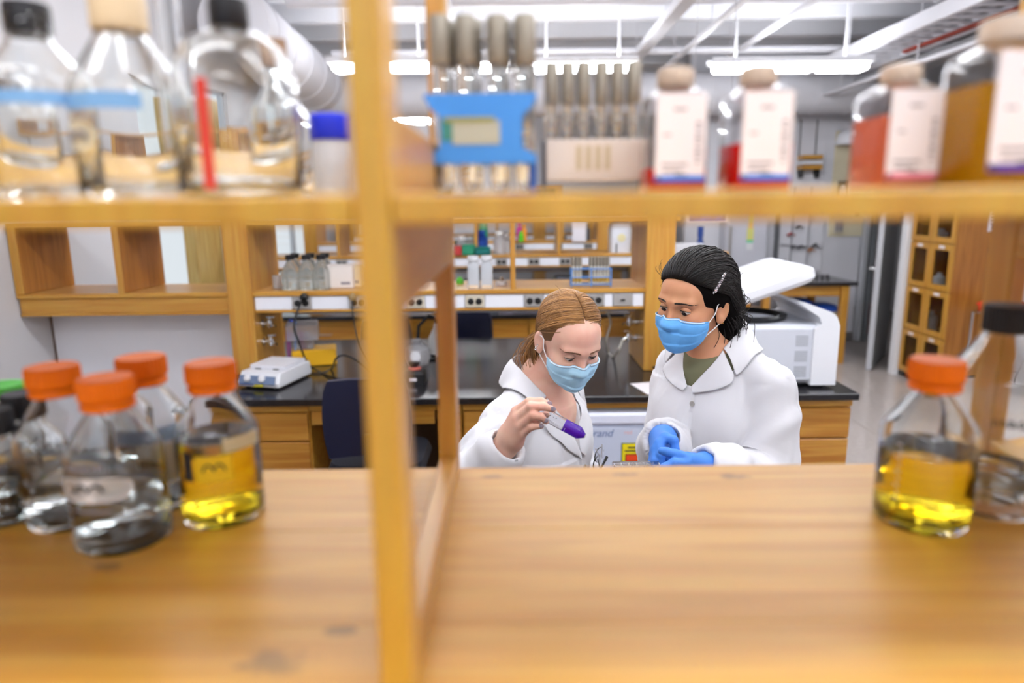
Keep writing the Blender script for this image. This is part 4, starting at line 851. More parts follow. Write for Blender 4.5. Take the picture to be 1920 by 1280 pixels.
q = onb(826, 665); t = thing('vacuum_flask', 'pale flask wrapped with dark tubing at the back of the bench', 'flask', (q.x, 4.0, ZB)); MB().lathe([(0, 0), (.07, 0), (.07, .1), (.04, .16), (.03, .2), (0, .2)], 24).build('flask', mat('flask_pale', (226,226,224), .3), t); MB().lathe([(.032, .18), (.034, .22), (0, .222)], 16).build('stopper', M_BLACK, t); MB().tube([(0, 0, .21), (-.06, -.03, .24), (-.12, -.05, .18), (-.13, -.06, .06), (-.08, -.1, .02), (-.02, -.12, .012)], .011, 8).build('tubing', M_BLACK, t)
# lab chairs
def chair(label, x, y, seat, rz):
    t = thing('lab_chair', label, 'chair', (x, y, 0), rz=rz)
    bk = []
    for j in range(9):
        u = j/8; z = seat+.10+u*.33; hw = .19*(.86+.3*u*(1-u)*1.2) if u < .9 else .155
        bk.append([(sx, yy+.05*((sx/.19)**2)*-1, zz) for sx, yy, zz in [(a*hw, -.20-.05*u*(0), z) for a in (-1, -.5, 0, .5, 1)]]+[(a*hw, -.235+(-.05*((a*hw/.19)**2)), z) for a in (1, .5, 0, -.5, -1)])
    MB().loft(bk).build('backrest', M_NAVY, t, ang=60)
    MB().loft([rrect(.20, .19, .07, seat-.03), rrect(.215, .205, .09, seat), rrect(.20, .19, .08, seat+.035)]).build('seat', M_DARKFAB, t, ang=50)
    MB().tube([(0, -.1, seat-.03), (0, -.25, seat-.02), (0, -.27, seat+.1), (0, -.25, seat+.2)], .016, 8).build('back_bar', M_BLACK, t)
    MB().cyl((0, 0, .1), (0, 0, seat-.03), .028, 16).build('gas_lift', M_BLACK, t)
    MB().tube([(.2*math.cos(a), .2*math.sin(a), .3) for a in np.linspace(0, 2*math.pi, 25)], .01, 8).build('foot_ring', M_CHROME, t)
    for k_ in range(5):
        a = 2*math.pi*k_/5; MB().tube([(0, 0, .13), (.26*math.cos(a), .26*math.sin(a), .075)], [.025, .015], 8).build('base_arm', M_BLACK, t)
        MB().cyl((.26*math.cos(a)-.012*math.sin(a), .26*math.sin(a)+.012*math.cos(a), .03), (.26*math.cos(a)+.012*math.sin(a), .26*math.sin(a)-.012*math.cos(a), .03), .03, 12).build('caster', M_BLACK, t)
    return t
chair('dark navy lab chair partly hidden by the front post', P(715, 830, 2.95).x, 2.95, .665, 0.0)
chair('black lab chair at the second bench row', P(770, 640, 5.2).x-.2, 5.12, .55, .3)
chair('black lab chair beyond the rear post at the second bench row', P(868, 620, 5.25).x+.12, 5.12, .6, -.2)
# ---------------------------------------------------------------- clutter on the rows behind (small, out of focus)
def clutter(px, py_base, Y, zs, w_, h_, col, shape, name, label, cat, tr=0):
    x = P(px, py_base, Y).x; m = mat('cl_%d_%d_%d' % col, col, .45)
    t = thing(name, label, cat, (x, Y, zs))
    if shape == 'box': MB().box((-w_, -.06, 0), (w_, .06, h_*.8), .006).build('body', m, t); MB().box((-w_*1.02, -.062, h_*.8), (w_*1.02, .062, h_), .006).build('lid', m, t)
    else:
        MB().lathe([(0, 0), (w_, 0), (w_, h_*.65), (w_*.5, h_*.8), (w_*.5, h_*.84), (0, h_*.84)], 16).build('body', m if tr == 0 else M_FROST, t); MB().lathe([(w_*.62, h_*.82), (w_*.62, h_), (0, h_)], 16).build('cap', m, t)
    return t
for a in (
 (866, 470, 6.05, ZL, .05, .16, (226,226,228), 'bot', 'bottle', 'white capped bottle at the left of the second row shelf', 'bottle', 1),
 (884, 470, 6.15, ZL, .05, .15, (206,210,214), 'bot', 'bottle', 'grey capped bottle second on the second row shelf', 'bottle', 1),
 (866, 455, 6.3, ZL, .07, .11, (12,96,70), 'box', 'box', 'dark green box on the second row shelf', 'box'),
 (880, 470, 6.0, ZL, .06, .09, (40,140,104), 'box', 'box', 'green box beside the frosted bottles on the second row', 'box'),
 (858, 475, 5.99, ZL, .04, .08, (190,60,60), 'box', 'box', 'small red box at the left of the second row shelf', 'box'),
 (904, 478, 6.0, ZL, .075, .07, (16,110,106), 'box', 'box', 'teal tray with white top on the second row shelf', 'box'),
 (903, 450, 6.25, ZL, .055, .2, (36,90,206), 'bot', 'bottle', 'blue capped bottle on the second row shelf', 'bottle'),
 (905, 440, 8.1, ZL, .06, .34, (14,140,110), 'bot', 'bottle', 'tall green capped bottle on the third row shelf', 'bottle'),
 (936, 470, 6.05, ZL, .05, .2, (226,224,220), 'bot', 'bottle', 'clear jug right of the blue capped bottle', 'jug', 1),
 (948, 470, 6.2, ZL, .05, .17, (222,222,226), 'bot', 'bottle', 'white bottle just left of the thin divider', 'bottle', 1),
 (974, 430, 8.1, ZL, .035, .22, (206,40,160), 'bot', 'bottle', 'magenta capped bottle on the third row shelf', 'bottle'),
 (977, 445, 7.95, ZL+.0, .03, .12, (90,200,40), 'bot', 'bottle', 'lime green bottle on the third row shelf', 'bottle'),
 (983, 455, 8.05, ZL, .03, .2, (230,150,40), 'bot', 'bottle', 'orange capped bottle on the third row shelf', 'bottle'),
 (1020, 430, 10.35, ZL+.22, .05, .13, (180,50,40), 'box', 'box', 'red box inside the far wall cabinet', 'box'),
 (1003, 430, 10.35, ZL+.22, .05, .16, (150,150,156), 'box', 'box', 'grey box inside the far wall cabinet', 'box'),
 (1036, 430, 10.35, ZL+.22, .05, .1, (216,214,218), 'box', 'box', 'white box inside the far wall cabinet', 'box'),
 (1100, 470, 8.05, ZL, .04, .2, (70,70,76), 'bot', 'bottle', 'dark bottle right of the white notice on the third row', 'bottle'),
 (1168, 440, 10.0, ZL, .12, .2, (228,226,234), 'box', 'box', 'pale box on the farthest shelf behind the wire rack', 'box'),
 (862, 520, 3.85, ZL, .022, .035, (96,206,70), 'bot', 'bottle', 'tiny bright green cap on the bench shelf beside the rear post', 'cap'),
 (1290, 470, 7.0, ZB, .14, .46, (222,222,226), 'box', 'instrument', 'white instrument on a bench behind the dark-haired person', 'instrument'),
 (1312, 470, 7.3, ZB, .05, .62, (40,70,140), 'bot', 'bottle', 'blue bottle behind the white instrument', 'bottle'),
 (1345, 470, 7.2, ZB, .1, .36, (206,150,60), 'box', 'box', 'wooden box behind the dark-haired person', 'box'),
): clutter(*a)
tag(MB().box((1.32, 6.7, ZB-.034), (2.45, 7.48, ZB), .004).build('worktop', M_BLACKTOP), 'short worktop holding the white instrument behind the dark-haired person', 'worktop')
drawer_cab(1.34, 2.4, 6.75, 'oak cabinet under the white instrument', [.3, .4], handles=False)
p = P(1090, 430, 8.0); sheet('notice', 'white paper notice fixed to the oak post of the third row', 'notice', P(1073, 453, 7.98), (.16, 0, 0), (0, 0, .235), M_PAPER)
q = P(1287, 416, 5.0); t = thing('hanging_sign', 'white sign with blue waves hanging above the dark-haired person', 'sign', q)
B('board', (0, 0, 0), (.30, .006, .12), M_PAPER, t, .001); B('wave_print', (.02, -.002, .012), (.28, -.0005, .108), mat('wave_blue', (96,110,196), .6, noise=.6, nscale=14), t, 0)
for x in (.02, .28): MB().cyl((x, .003, .12), (x, .003, ZC-q.z), .0015, 6).build('cord', M_GREYINK, t)
# white instrument behind the wire rack
q = P(1165, 520, 5.9); t = thing('balance', 'white rounded instrument with a cream dial on the second bench', 'instrument', (q.x+.02, 6.16, ZL))
MB().loft([rrect(.09, .1, .03, 0), rrect(.095, .1, .03, .2), rrect(.085, .09, .04, .26), rrect(.06, .07, .04, .275)]).build('body', mat('bal_white', (222,226,234), .4), t); MB().lathe([(0, 0), (.035, 0), (.035, .004), (0, .004)], 20, R=Matrix.Rotation(math.pi/2, 3, 'X')).build('dial', mat('dial_cream', (230,222,176), .5), t, (0, -.101, .13)); B('stem', (-.05, -.11, .0), (-.04, -.1, .08), M_BLACK, t)
# grey machines on the second worktop below its shelf
for i, (px, w_, h_, c_) in enumerate(((900, .16, .22, (90,98,112)), (988, .24, .2, (150,144,160)), (1066, .12, .24, (70,74,84)))):
    t = thing('bench_instrument', ['slate grey device under the second row shelf', 'mauve grey device under the second row shelf', 'dark device under the second row shelf at right'][i], 'instrument', (P(px, 520, 6.0).x, 6.05, ZB)); MB().box((-w_, -.1, 0), (w_, .14, h_), .015).build('body', mat('dev%d' % i, c_, .5), t); MB().box((-w_*.5, -.104, h_*.4), (w_*.5, -.1, h_*.8), .002).build('panel', M_BLACK, t)
# ================================================================ people
class Field:
    """signed distance grid; smooth unions and cuts, then a surface-nets mesh"""
    def __init__(s, lo, hi, h):
        s.lo = np.array(lo, float); s.h = h; s.n = np.ceil((np.array(hi)-s.lo)/h).astype(int)+1; s.g = np.full(s.n, 1.0, np.float32)
    def sub(s, lo, hi):
        a = np.clip(np.floor((np.array(lo)-s.lo)/s.h).astype(int), 0, s.n-1); b = np.clip(np.ceil((np.array(hi)-s.lo)/s.h).astype(int)+1, 1, s.n)
        sl = tuple(slice(a[i], b[i]) for i in range(3))
        ax = [(s.lo[i]+np.arange(a[i], b[i])*s.h).astype(np.float32).reshape([-1 if j == i else 1 for j in range(3)]) for i in range(3)]
        return sl, ax
    def mix(s, sl, d, k, cut):
        a = s.g[sl]
        if a.size == 0: return
        if cut: d = -d; h = np.clip(.5-.5*(d-a)/k, 0, 1); s.g[sl] = d*(1-h)+a*h+k*h*(1-h)
        else: h = np.clip(.5+.5*(d-a)/k, 0, 1); s.g[sl] = d*(1-h)+a*h-k*h*(1-h)
    def cap(s, a, b, ra, rb, k=.01, cut=False):
        a, b = np.array(a, float), np.array(b, float); m = max(ra, rb)+k*1.5+s.h*3
        sl, (X, Y, Z) = s.sub(np.minimum(a, b)-m, np.maximum(a, b)+m); ab = b-a; L = max(ab@ab, 1e-9)
        t = np.clip(((X-a[0])*ab[0]+(Y-a[1])*ab[1]+(Z-a[2])*ab[2])/L, 0, 1)
        d = np.sqrt((X-a[0]-t*ab[0])**2+(Y-a[1]-t*ab[1])**2+(Z-a[2]-t*ab[2])**2)-(ra+(rb-ra)*t)
        s.mix(sl, d, k, cut); return s
    def ell(s, c, r, R=np.eye(3), k=.01, cut=False):
        c, r, R = np.array(c, float), np.array(r, float), np.array(R); m = max(r)+k*1.5+s.h*3
        sl, (X, Y, Z) = s.sub(c-m, c+m); dx, dy, dz = X-c[0], Y-c[1], Z-c[2]
        q = [R[0, i]*dx+R[1, i]*dy+R[2, i]*dz for i in range(3)]
        k0 = np.sqrt(sum((q[i]/r[i])**2 for i in range(3))); k1 = np.sqrt(sum((q[i]/r[i]**2)**2 for i in range(3)))
        s.mix(sl, k0*(k0-1)/np.maximum(k1, 1e-6), k, cut); return s
    def fn(s, f, lo, hi, k=.01, cut=False):
        sl, ax = s.sub(lo, hi); s.mix(sl, f(*ax).astype(np.float32), k, cut); return s
    def mesh(s):
        g = s.g; ins = g < 0; c = np.zeros(np.array(g.shape)-1, np.int8)
        offs = [(i, j, k) for i in (0, 1) for j in (0, 1) for k in (0, 1)]
        N = c.shape
        for (i, j, k) in offs: c += ins[i:i+N[0], j:j+N[1], k:k+N[2]]
        act = np.argwhere((c > 0) & (c < 8)); vid = np.full(N, -1, np.int32); vid[tuple(act.T)] = np.arange(len(act))
        acc = np.zeros((len(act), 3)); cnt = np.zeros(len(act))
        for o in offs:
            for ax in range(3):
                if o[ax]: continue
                p = np.array(o); q = p.copy(); q[ax] = 1
                a = g[tuple((act+p).T)]; b = g[tuple((act+q).T)]; m = (a < 0) != (b < 0)
                t = np.where(m, a/np.where(m, a-b, 1), 0); pt = np.repeat(p[None].astype(float), len(act), 0); pt[:, ax] += t
                acc[m] += pt[m]; cnt[m] += 1
        V = s.lo+(act+acc/np.maximum(cnt, 1)[:, None])*s.h
        F = []
        for ax in range(3):
            u, v = (ax+1) % 3, (ax+2) % 3
            sl0 = [slice(None)]*3; sl1 = [slice(None)]*3; sl0[ax] = slice(0, -1); sl1[ax] = slice(1, None)
            A, Bm = ins[tuple(sl0)], ins[tuple(sl1)]; e = np.argwhere(A != Bm)
            e = e[(e[:, u] > 0) & (e[:, v] > 0) & (e[:, u] < N[u]) & (e[:, v] < N[v])]
            fl_ = A[tuple(e.T)]
            def cell(du, dv): q = e.copy(); q[:, u] -= du; q[:, v] -= dv; return vid[tuple(q.T)]
            quad = np.stack([cell(1, 1), cell(0, 1), cell(0, 0), cell(1, 0)], 1); quad[~fl_] = quad[~fl_][:, ::-1]; F.append(quad)
        return V, np.concatenate(F)
def np_mesh(name, V, F, m, smooth=True):
    me = bpy.data.meshes.new(name); me.vertices.add(len(V)); me.vertices.foreach_set('co', np.asarray(V, np.float32).ravel())
    F = np.asarray(F, np.int32); me.loops.add(F.size); me.loops.foreach_set('vertex_index', F.ravel()); me.polygons.add(len(F))
    me.polygons.foreach_set('loop_start', np.arange(0, F.size, F.shape[1], dtype=np.int32)); me.update(calc_edges=True)
    me.polygons.foreach_set('use_smooth', np.ones(len(F), bool)); me.materials.append(m); me.validate(); me.update(); return me
def bvh(V, F): return BVHTree.FromPolygons([tuple(v) for v in V], [tuple(int(i) for i in f) for f in F])
def vnormals(V, F):
    n = np.cross(V[F[:, 2]]-V[F[:, 0]], V[F[:, 3]]-V[F[:, 1]]); N = np.zeros_like(V)
    for i in range(4): np.add.at(N, F[:, i], n)
    return N/np.maximum(np.linalg.norm(N, axis=1), 1e-12)[:, None]
def relax(V, F, it=2, lam=.5):
    E = np.concatenate([F[:, [i, (i+1) % 4]] for i in range(4)]); 
    for _ in range(it):
        S = np.zeros_like(V); c = np.zeros(len(V)); np.add.at(S, E[:, 0], V[E[:, 1]]); np.add.at(c, E[:, 0], 1); np.add.at(S, E[:, 1], V[E[:, 0]]); np.add.at(c, E[:, 1], 1)
        V = V+lam*(S/c[:, None]-V)
    return V
A3 = lambda v: np.array(v, float)
def rot(yaw, pitch=0, rl=0): return A3(Matrix.Rotation(math.radians(yaw), 3, 'Z') @ Matrix.Rotation(math.radians(pitch), 3, 'X') @ Matrix.Rotation(math.radians(rl), 3, 'Y'))
def catmull(pts, n):
    pts = [A3(p) for p in pts]; out = []
    for i in range(len(pts)-1):
        p0, p1, p2, p3 = pts[max(i-1, 0)], pts[i], pts[i+1], pts[min(i+2, len(pts)-1)]
        for k_ in range(n):
            u = k_/n; out.append(.5*((2*p1)+(p2-p0)*u+(2*p0-5*p1+4*p2-p3)*u*u+(3*p1-p0-3*p2+p3)*u**3))
    out.append(pts[-1]); return out
def hair_mat(name, c0, c1, rough=.38):
    m = bpy.data.materials.new(name); m.use_nodes = True; nt = m.node_tree; b = nt.nodes['Principled BSDF']
    g = nt.nodes.new('ShaderNodeNewGeometry'); r = nt.nodes.new('ShaderNodeValToRGB'); r.color_ramp.elements[0].color = lin(c0); r.color_ramp.elements[1].color = lin(c1)
    nt.links.new(g.outputs['Random Per Island'], r.inputs['Fac']); nt.links.new(r.outputs['Color'], b.inputs['Base Color']); b.inputs['Roughness'].default_value = rough; b.inputs['Specular IOR Level'].default_value = .4
    return m
def skin_mat(name, c, red):
    m = bpy.data.materials.new(name); m.use_nodes = True; nt = m.node_tree; b = nt.nodes['Principled BSDF']
    tc = nt.nodes.new('ShaderNodeTexCoord'); n = nt.nodes.new('ShaderNodeTexNoise'); n.inputs['Scale'].default_value = 22; n.inputs['Detail'].default_value = 3; nt.links.new(tc.outputs['Object'], n.inputs['Vector'])
    r = nt.nodes.new('ShaderNodeValToRGB'); r.color_ramp.elements[0].position = .35; r.color_ramp.elements[1].position = .75; r.color_ramp.elements[0].color = lin(c); r.color_ramp.elements[1].color = lin(red)
    nt.links.new(n.outputs['Fac'], r.inputs['Fac']); nt.links.new(r.outputs['Color'], b.inputs['Base Color'])
    b.inputs['Roughness'].default_value = .48; b.inputs['Subsurface Weight'].default_value = .25; b.inputs['Subsurface Radius'].default_value = (1, .35, .2); b.inputs['Subsurface Scale'].default_value = .008
    return m
def coat_mat():
    m = mat('coat_cloth', (217,217,222), .8, sheen=.2, bump=.35, bscale=13); return m
M_COAT = coat_mat()

def make_person(c):
    base = Vector(c['base']); t = thing('person', c['label'], 'person', base); bo = A3(base)
    Rh, S = rot(*c['head']), c.get('scale', .97)
    eye = A3(P(*c['eye'])); H = eye-Rh@(A3((0, -.079, .004))*S)
    hl = lambda p: H+Rh@(A3(p)*S)
    T = rot(c['yaw']); N = A3(c['neck']); tl = lambda p: N+T@A3(p)
    J = c['J']; skin = c['skin']
    hip = N+T@A3((0, .02, -.56)); 
    def rel(V): return V-bo
    # ---------------- body: head, neck, torso, arms, hands and legs as one surface
    allp = np.array([H, N]+[A3(v) for v in J.values()]+[hip]); lo = np.minimum(allp.min(0)-.2, bo+A3((-.16, -.2, 0))); lo[2] = .0; hi = allp.max(0)+.17
    f = Field(lo, hi, .0028)
    def hell(cc, r, k=.02, cut=False, R2=None): f.ell(hl(cc), A3(r)*S, Rh if R2 is None else Rh@R2, k, cut)
    def hcap(a, b, ra, rb, k=.01, cut=False): f.cap(hl(a), hl(b), ra*S, rb*S, k, cut)
    hell((0, .018, .032), (.074, .092, .084)); hell((0, -.03, -.028), (.061, .062, .085), .03); hell((0, -.046, -.074), (.040, .043, .040), .03); hell((0, -.078, -.098), (.017, .016, .016), .02)
    hell((0, -.038, .040), (.061, .050, .052), .02)
    for s in (-1, 1):
        hell((s*.041, -.054, -.03), (.024, .027, .026), .02); hcap((s*.012, -.088, .02), (s*.044, -.074, .022), .009, .008, .015)
        hell((s*.032, -.093, .003), (.015, .014, .0115), .012, True); hell((s*.0105, -.097, -.036), (.009, .009, .008), .008)
        Re = A3(Matrix.Rotation(math.radians(-s*24), 3, 'Z') @ Matrix.Rotation(math.radians(-12), 3, 'X'))
        hell((s*.0785, .016, -.014), (.0065, .0185, .031), .004, False, Re); hell((s*.0845, .012, -.010), (.006, .0095, .017), .004, True, Re); hell((s*.0775, .009, -.036), (.006, .010, .011), .005, False, Re)
    hcap((0, -.088, .006), (0, -.106, -.032), .0062, .0105, .012)
    f.cap(hl((0, .03, -.05)), tl((0, -.012, -.02)), .046*S, .048, .03)
    f.cap(tl((0, -.012, -.02)), tl((0, -.03, -.10)), .050, .075, .04)
    # torso and limbs
    f.ell(tl((0, -.012, -.19)), (.135, .088, .17), T, .03); f.ell(tl((0, -.0, -.38)), (.115, .085, .18), T, .04); f.ell(tl((0, .01, -.56)), (.15, .10, .14), T, .04)
    for s, sd in ((-1, 'r'), (1, 'l')):
        sh, el, wr = A3(J['sh_'+sd]), A3(J['el_'+sd]), A3(J['wr_'+sd])
        f.cap(tl((s*.03, 0, -.06)), sh, .045, .042, .03); f.cap(sh, el, .04, .034, .02); f.cap(el, wr, .034, .023, .015)
        f.ell(tl((s*.062, -.062, -.20)), (.05, .042, .05), T, .03)
        hp, kn, an = hip+T@A3((s*.08, 0, -.04)), A3((bo[0], bo[1], .48))+T@A3((s*.085, -.02, 0)), A3((bo[0], bo[1], .08))+T@A3((s*.085, .01, 0))
        f.cap(hp, kn, .075, .05, .03); f.cap(kn, an, .05, .035, .02); f.cap(an+T@A3((0, .02, -.045)), an+T@A3((0, -.14, -.052)), .034, .026, .02)
    def hand(fld, hd):
        for (chain, rr, k_) in hd:
            pts = [A3(P(*q)) for q in chain]
            for i in range(len(pts)-1): fld.cap(pts[i], pts[i+1], rr[i], rr[i+1], k_)
    if 'hand' in c: hand(f, c['hand'])
    V, F = f.mesh(); V = relax(V, F, 1, .4)
    link('body', np_mesh('body', rel(V), F, skin), t)
    hb = bvh(V[:], F)
    def surf(p, off=0, frm=None):          # head surface seen along a ray from outside towards the head axis
        p = A3(p); d = A3((p[0], p[1], 0)) if frm is None else A3(frm); d = d/np.linalg.norm(d)
        o = hl(p+d*.15); w_ = Rh@(-d); hit = hb.ray_cast(Vector(o), Vector(w_))
        return None if hit[0] is None else A3(hit[0])+(Rh@d)*off
    # ---------------- eyes
    for s in (-1, 1):
        ec = A3((s*.0315, -.0735, .003)); r0 = .0132
        eo = bpy.data.objects.new('eye', None)
        def cappatch(r, e0, e1, nm, m, a0=-88, a1=88, nE=8, nA=20, parent=None, bulge=0):
            vs, fs = [], []
            for i in range(nE+1):
                for j in range(nA+1):
                    a = math.radians(a0+(a1-a0)*j/nA); w_ = math.cos(a)**.7 if abs(a) < math.pi/2 else 0
                    e = math.radians((e0+(e1-e0)*i/nE)*1.0) if not bulge else math.radians(e0*(1-i/nE)+(e1*w_+bulge*(1-w_))*i/nE)
                    vs.append(hl(ec+A3((r*math.cos(e)*math.sin(a), -r*math.cos(e)*math.cos(a), r*math.sin(e))))-bo)
            for i in range(nE):
                for j in range(nA): q = i*(nA+1)+j; fs.append((q, q+1, q+nA+2, q+nA+1))
            o = MB().add(vs, fs).build(nm, m, parent or t, ang=180); return o, vs
        ball = MB(); ball.lathe([(0, -r0)]+[(r0*math.sin(a), -r0*math.cos(a)) for a in np.linspace(.1, math.pi-.1, 14)]+[(0, r0)], 24, R=Matrix(Rh.tolist()), o=Vector(hl(ec)-bo))
        eb = ball.build('eyeball', mat('eye_white', (225,218,212), .2), t)
        gz = A3(c['gaze']); gz = gz/np.linalg.norm(gz)
        up = Vector(Rh@gz); Rq = Vector((0, 0, 1)).rotation_difference(up).to_matrix()
        MB().lathe([(.0068, .0115), (.0060, .0124), (.003, .0134), (0, .0137)], 20, R=Rq, o=Vector(hl(ec)-bo), cap=False).build('iris', c['iris'], eb)
        MB().lathe([(.0029, .0136), (.0015, .01378), (0, .0139)], 16, R=Rq, o=Vector(hl(ec)-bo), cap=False).build('pupil', M_BLACK, eb)
        eu, el_ = c['lids']
        cappatch(.0144, 80, eu, 'upper_eyelid', skin, bulge=-12); cappatch(.0141, -80, el_, 'lower_eyelid', skin, bulge=-14)
        ln = []
        for j in range(19):
            a = math.radians(-84+168*j/18); w_ = math.cos(a)**.7; e = math.radians(eu*w_-12*(1-w_))
            ln.append(hl(ec+A3((.0148*math.cos(e)*math.sin(a), -.0148*math.cos(e)*math.cos(a), .0148*math.sin(e)-.0004)))-bo)
        MB().tube(ln, [.0004+.0009*math.sin(math.pi*j/18) for j in range(19)], 6).build('eyelashes', c['lash'], t)
        # eyebrow: short hairs laid along an arc
        bm_ = MB(); rb = np.random.default_rng(5+s)
        for j in range(120):
            u = rb.uniform(0, 1); x = s*(.012+.040*u); z = .0235+.0035*math.sin(u*2.6)-.004*u+rb.uniform(-.0022, .0022)*(1-.7*u)
            p0 = surf((x, -.08, z), .0006, (0, -1, 0)); p1 = surf((x+s*.0065, -.08, z+.0016*(1-2*u)), .0010, (0, -1, 0))
            if p0 is not None and p1 is not None and np.linalg.norm(p1-p0) < .02: bm_.tube([p0-bo, (p0+p1)/2-bo, p1-bo], [.0004, .00055, .0002], 4)
        bm_.build('eyebrow', c['brow'], t)
    # ---------------- mask
    nA, nZ = 45, 41; th = np.linspace(-math.radians(66), math.radians(66), nA); R_ = np.zeros((nZ, nA)); Zs = np.zeros((nZ, nA))
    for j, a in enumerate(th):
        w_ = (a/th[-1])**2; z1 = -.018-.012*w_+.004*(abs(a) < .3); z0 = -.118+.036*w_
        for i in range(nZ):
            z = z0+(z1-z0)*i/(nZ-1); Zs[i, j] = z
            p = surf((math.sin(a)*.1, -math.cos(a)*.1, z))
            r = .06
            if p is not None:
                q = (Rh.T@(p-H))/S; r = math.hypot(q[0], q[1])
            R_[i, j] = r
    for _ in range(5):               # cloth bridges the hollows beside the nose
        Q = np.pad(R_, 1, mode='edge'); m4 = (Q[:-2, 1:-1]+Q[2:, 1:-1]+Q[1:-1, :-2]+Q[1:-1, 2:])/4; R_ = np.maximum(R_, m4*.9995)
    for _ in range(3): Q = np.pad(R_, 1, mode='edge'); R_ = (Q[:-2, 1:-1]+Q[2:, 1:-1]+Q[1:-1, :-2]+Q[1:-1, 2:]+4*R_)/8
    vs, fs = [], []
    for i in range(nZ):
        for j in range(nA):
            u = i/(nZ-1); a = th[j]; pl = .0034*(((u*3.2+.15*a) % 1)-.5)*math.cos(a)**1.5*(.15 < u < .95); puff = .009*math.sin(math.pi*min(1, u*1.1))*math.cos(a)
            r = R_[i, j]+.0035+pl+puff+(.0012*math.sin(9*a+5*u)+.0008*math.sin(17*a-9*u))*math.sin(math.pi*u)
            vs.append(hl((r*math.sin(a), -r*math.cos(a), Zs[i, j]))-bo)
    for i in range(nZ-1):
        for j in range(nA-1): q = i*nA+j; fs.append((q, q+1, q+nA+1, q+nA))
    mk = MB().add(vs, fs).build('face_mask', c['mask'], t, ang=180); mo = mk.modifiers.new('thickness', 'SOLIDIFY'); mo.thickness = .0012; mo.offset = 1
    MB().tube([Vector(vs[(nZ-2)*nA+j])+Vector(Rh@A3((math.sin(th[j]), -math.cos(th[j]), 0)))*.0012 for j in range(4, nA-4)], .0016, 6).build('nose_wire', c['mask_edge'], mk)
    for s in (-1, 1):
        j = 0 if s < 0 else nA-1; top, bot = A3(vs[(nZ-4)*nA+j]), A3(vs[5*nA+j]); e1, e2, e3 = (hl(q)-bo for q in ((s*.079, -.004, .010), (s*.082, .022, .004), (s*.078, .012, -.042)))
        mid = hl((s*.0835, .030, -.018))-bo
        MB().tube(catmull([top, (top+e1)/2+(Rh@A3((s*.004, 0, 0))), e1, e2, mid, e3, bot], 5), .0013, 6).build('ear_loop', mat('loop_white', (240,240,242), .7), mk)
    # ---------------- hair: a cap of volume and combed strands over it
    fh = Field(H-.26, H+.26, .003)
    for kind, a, b, k_, cut in c['hair_shape']:
        if kind == 'e': fh.ell(hl(a), A3(b)*S, Rh, k_, cut)
        else: fh.cap(hl(a[0]), hl(a[1]), b[0]*S, b[1]*S, k_, cut)
    Vh, Fh = fh.mesh(); Vh = relax(Vh, Fh, 2, .5)
    ho = link('hair', np_mesh('hair', rel(Vh), Fh, c['hair_base']), t); hbv = bvh(Vh, Fh)
    def on_hair(d, off):
        d = A3(d); d = d/np.linalg.norm(d); o = hl((0, .02, .02)); w_ = Rh@d
        hit = hbv.ray_cast(Vector(o+w_*.3), Vector(-w_))
        return o+w_*.1 if hit[0] is None else A3(hit[0])+w_*off
    st = MB(); rh = np.random.default_rng(c['seed'])
    for (s_, m_, e_, rad, wav, off) in c['strands'](rh):
        s_, m_, e_ = (A3(q)-A3((0, .02, .02)) for q in (s_, m_, e_)); pts = []; ph = rh.uniform(0, 6, 3); nP = 14
        for i in range(nP):
            u = i/(nP-1); d = (1-u)**2*s_+2*u*(1-u)*m_*1.25+u*u*e_
            d = d/np.linalg.norm(d); d = d+wav*A3((math.sin(9*u+ph[0]), math.sin(11*u+ph[1]), math.sin(10*u+ph[2])))*min(1, u*3)
            pts.append(on_hair(d, off*(.3+.7*math.sin(math.pi*min(1, .15+u))))-bo)
        lq = [(Rh.T@(p+bo-H))/S for p in pts]
        if any(abs(l[0]) > .058 and -.03 < l[1] < .036 and -.06 < l[2] < .016 for l in lq): continue      # leave the ears free
        st.tube(pts, [rad*(.35+.65*math.sin(math.pi*min(.93, .12+.85*i/(nP-1)))) for i in range(nP)], 4)
    for pts, rad in c['locks'](rh): st.tube([hl(q)-bo for q in catmull(pts, 6)], rad, 4)
    st.build('hair_strands', c['hair_mat'], t, ang=180)
    # ---------------- coat
    lo = np.minimum(np.array([A3(v) for v in J.values()]).min(0)-.16, N-.30); hi = np.maximum(np.array([A3(v) for v in J.values()]).max(0)+.16, N+.30); lo[2] = .50; hi[2] = N[2]+.16
    g = Field(lo, hi, .004)
    g.ell(tl((0, -.008, -.20)), (.158, .118, .17), T, .03); g.ell(tl((0, 0, -.36)), (.148, .125, .2), T, .05); g.ell(tl((0, .01, -.58)), (.185, .145, .22), T, .06)
    zl = .56
    def skirt(X, Y, Z):
        dx, dy = X-hip[0], Y-hip[1]; q0 = T[0, 0]*dx+T[1, 0]*dy; q1 = T[0, 1]*dx+T[1, 1]*dy; u = np.clip((hip[2]+.1-Z)/(hip[2]+.1-zl), 0, 1)
        rr = np.sqrt((q0/(.17+.06*u))**2+(q1/(.135+.05*u))**2); return np.maximum((rr-1)*.15, np.maximum(zl-Z, Z-hip[2]-.1))
    g.fn(skirt, hip-A3((.3, .3, 1)), hip+A3((.3, .3, .15)), .03)
    for s in (-1, 1): g.ell(tl((s*.065, -.070, -.205)), (.058, .05, .06), T, .04)
    for s, sd in ((-1, 'r'), (1, 'l')):
        sh, el, wr = A3(J['sh_'+sd]), A3(J['el_'+sd]), A3(J['wr_'+sd])
        g.cap(tl((s*.045, .01, -.045)), sh, .046, .052, .03); g.cap(sh, el, .058, .062, .025); g.cap(el, wr+(el-wr)*.06, .062, .049, .02)
        d = (wr-el)/np.linalg.norm(wr-el); g.cap(wr-d*.03, wr+d*.12, .037, .041, .006, True)
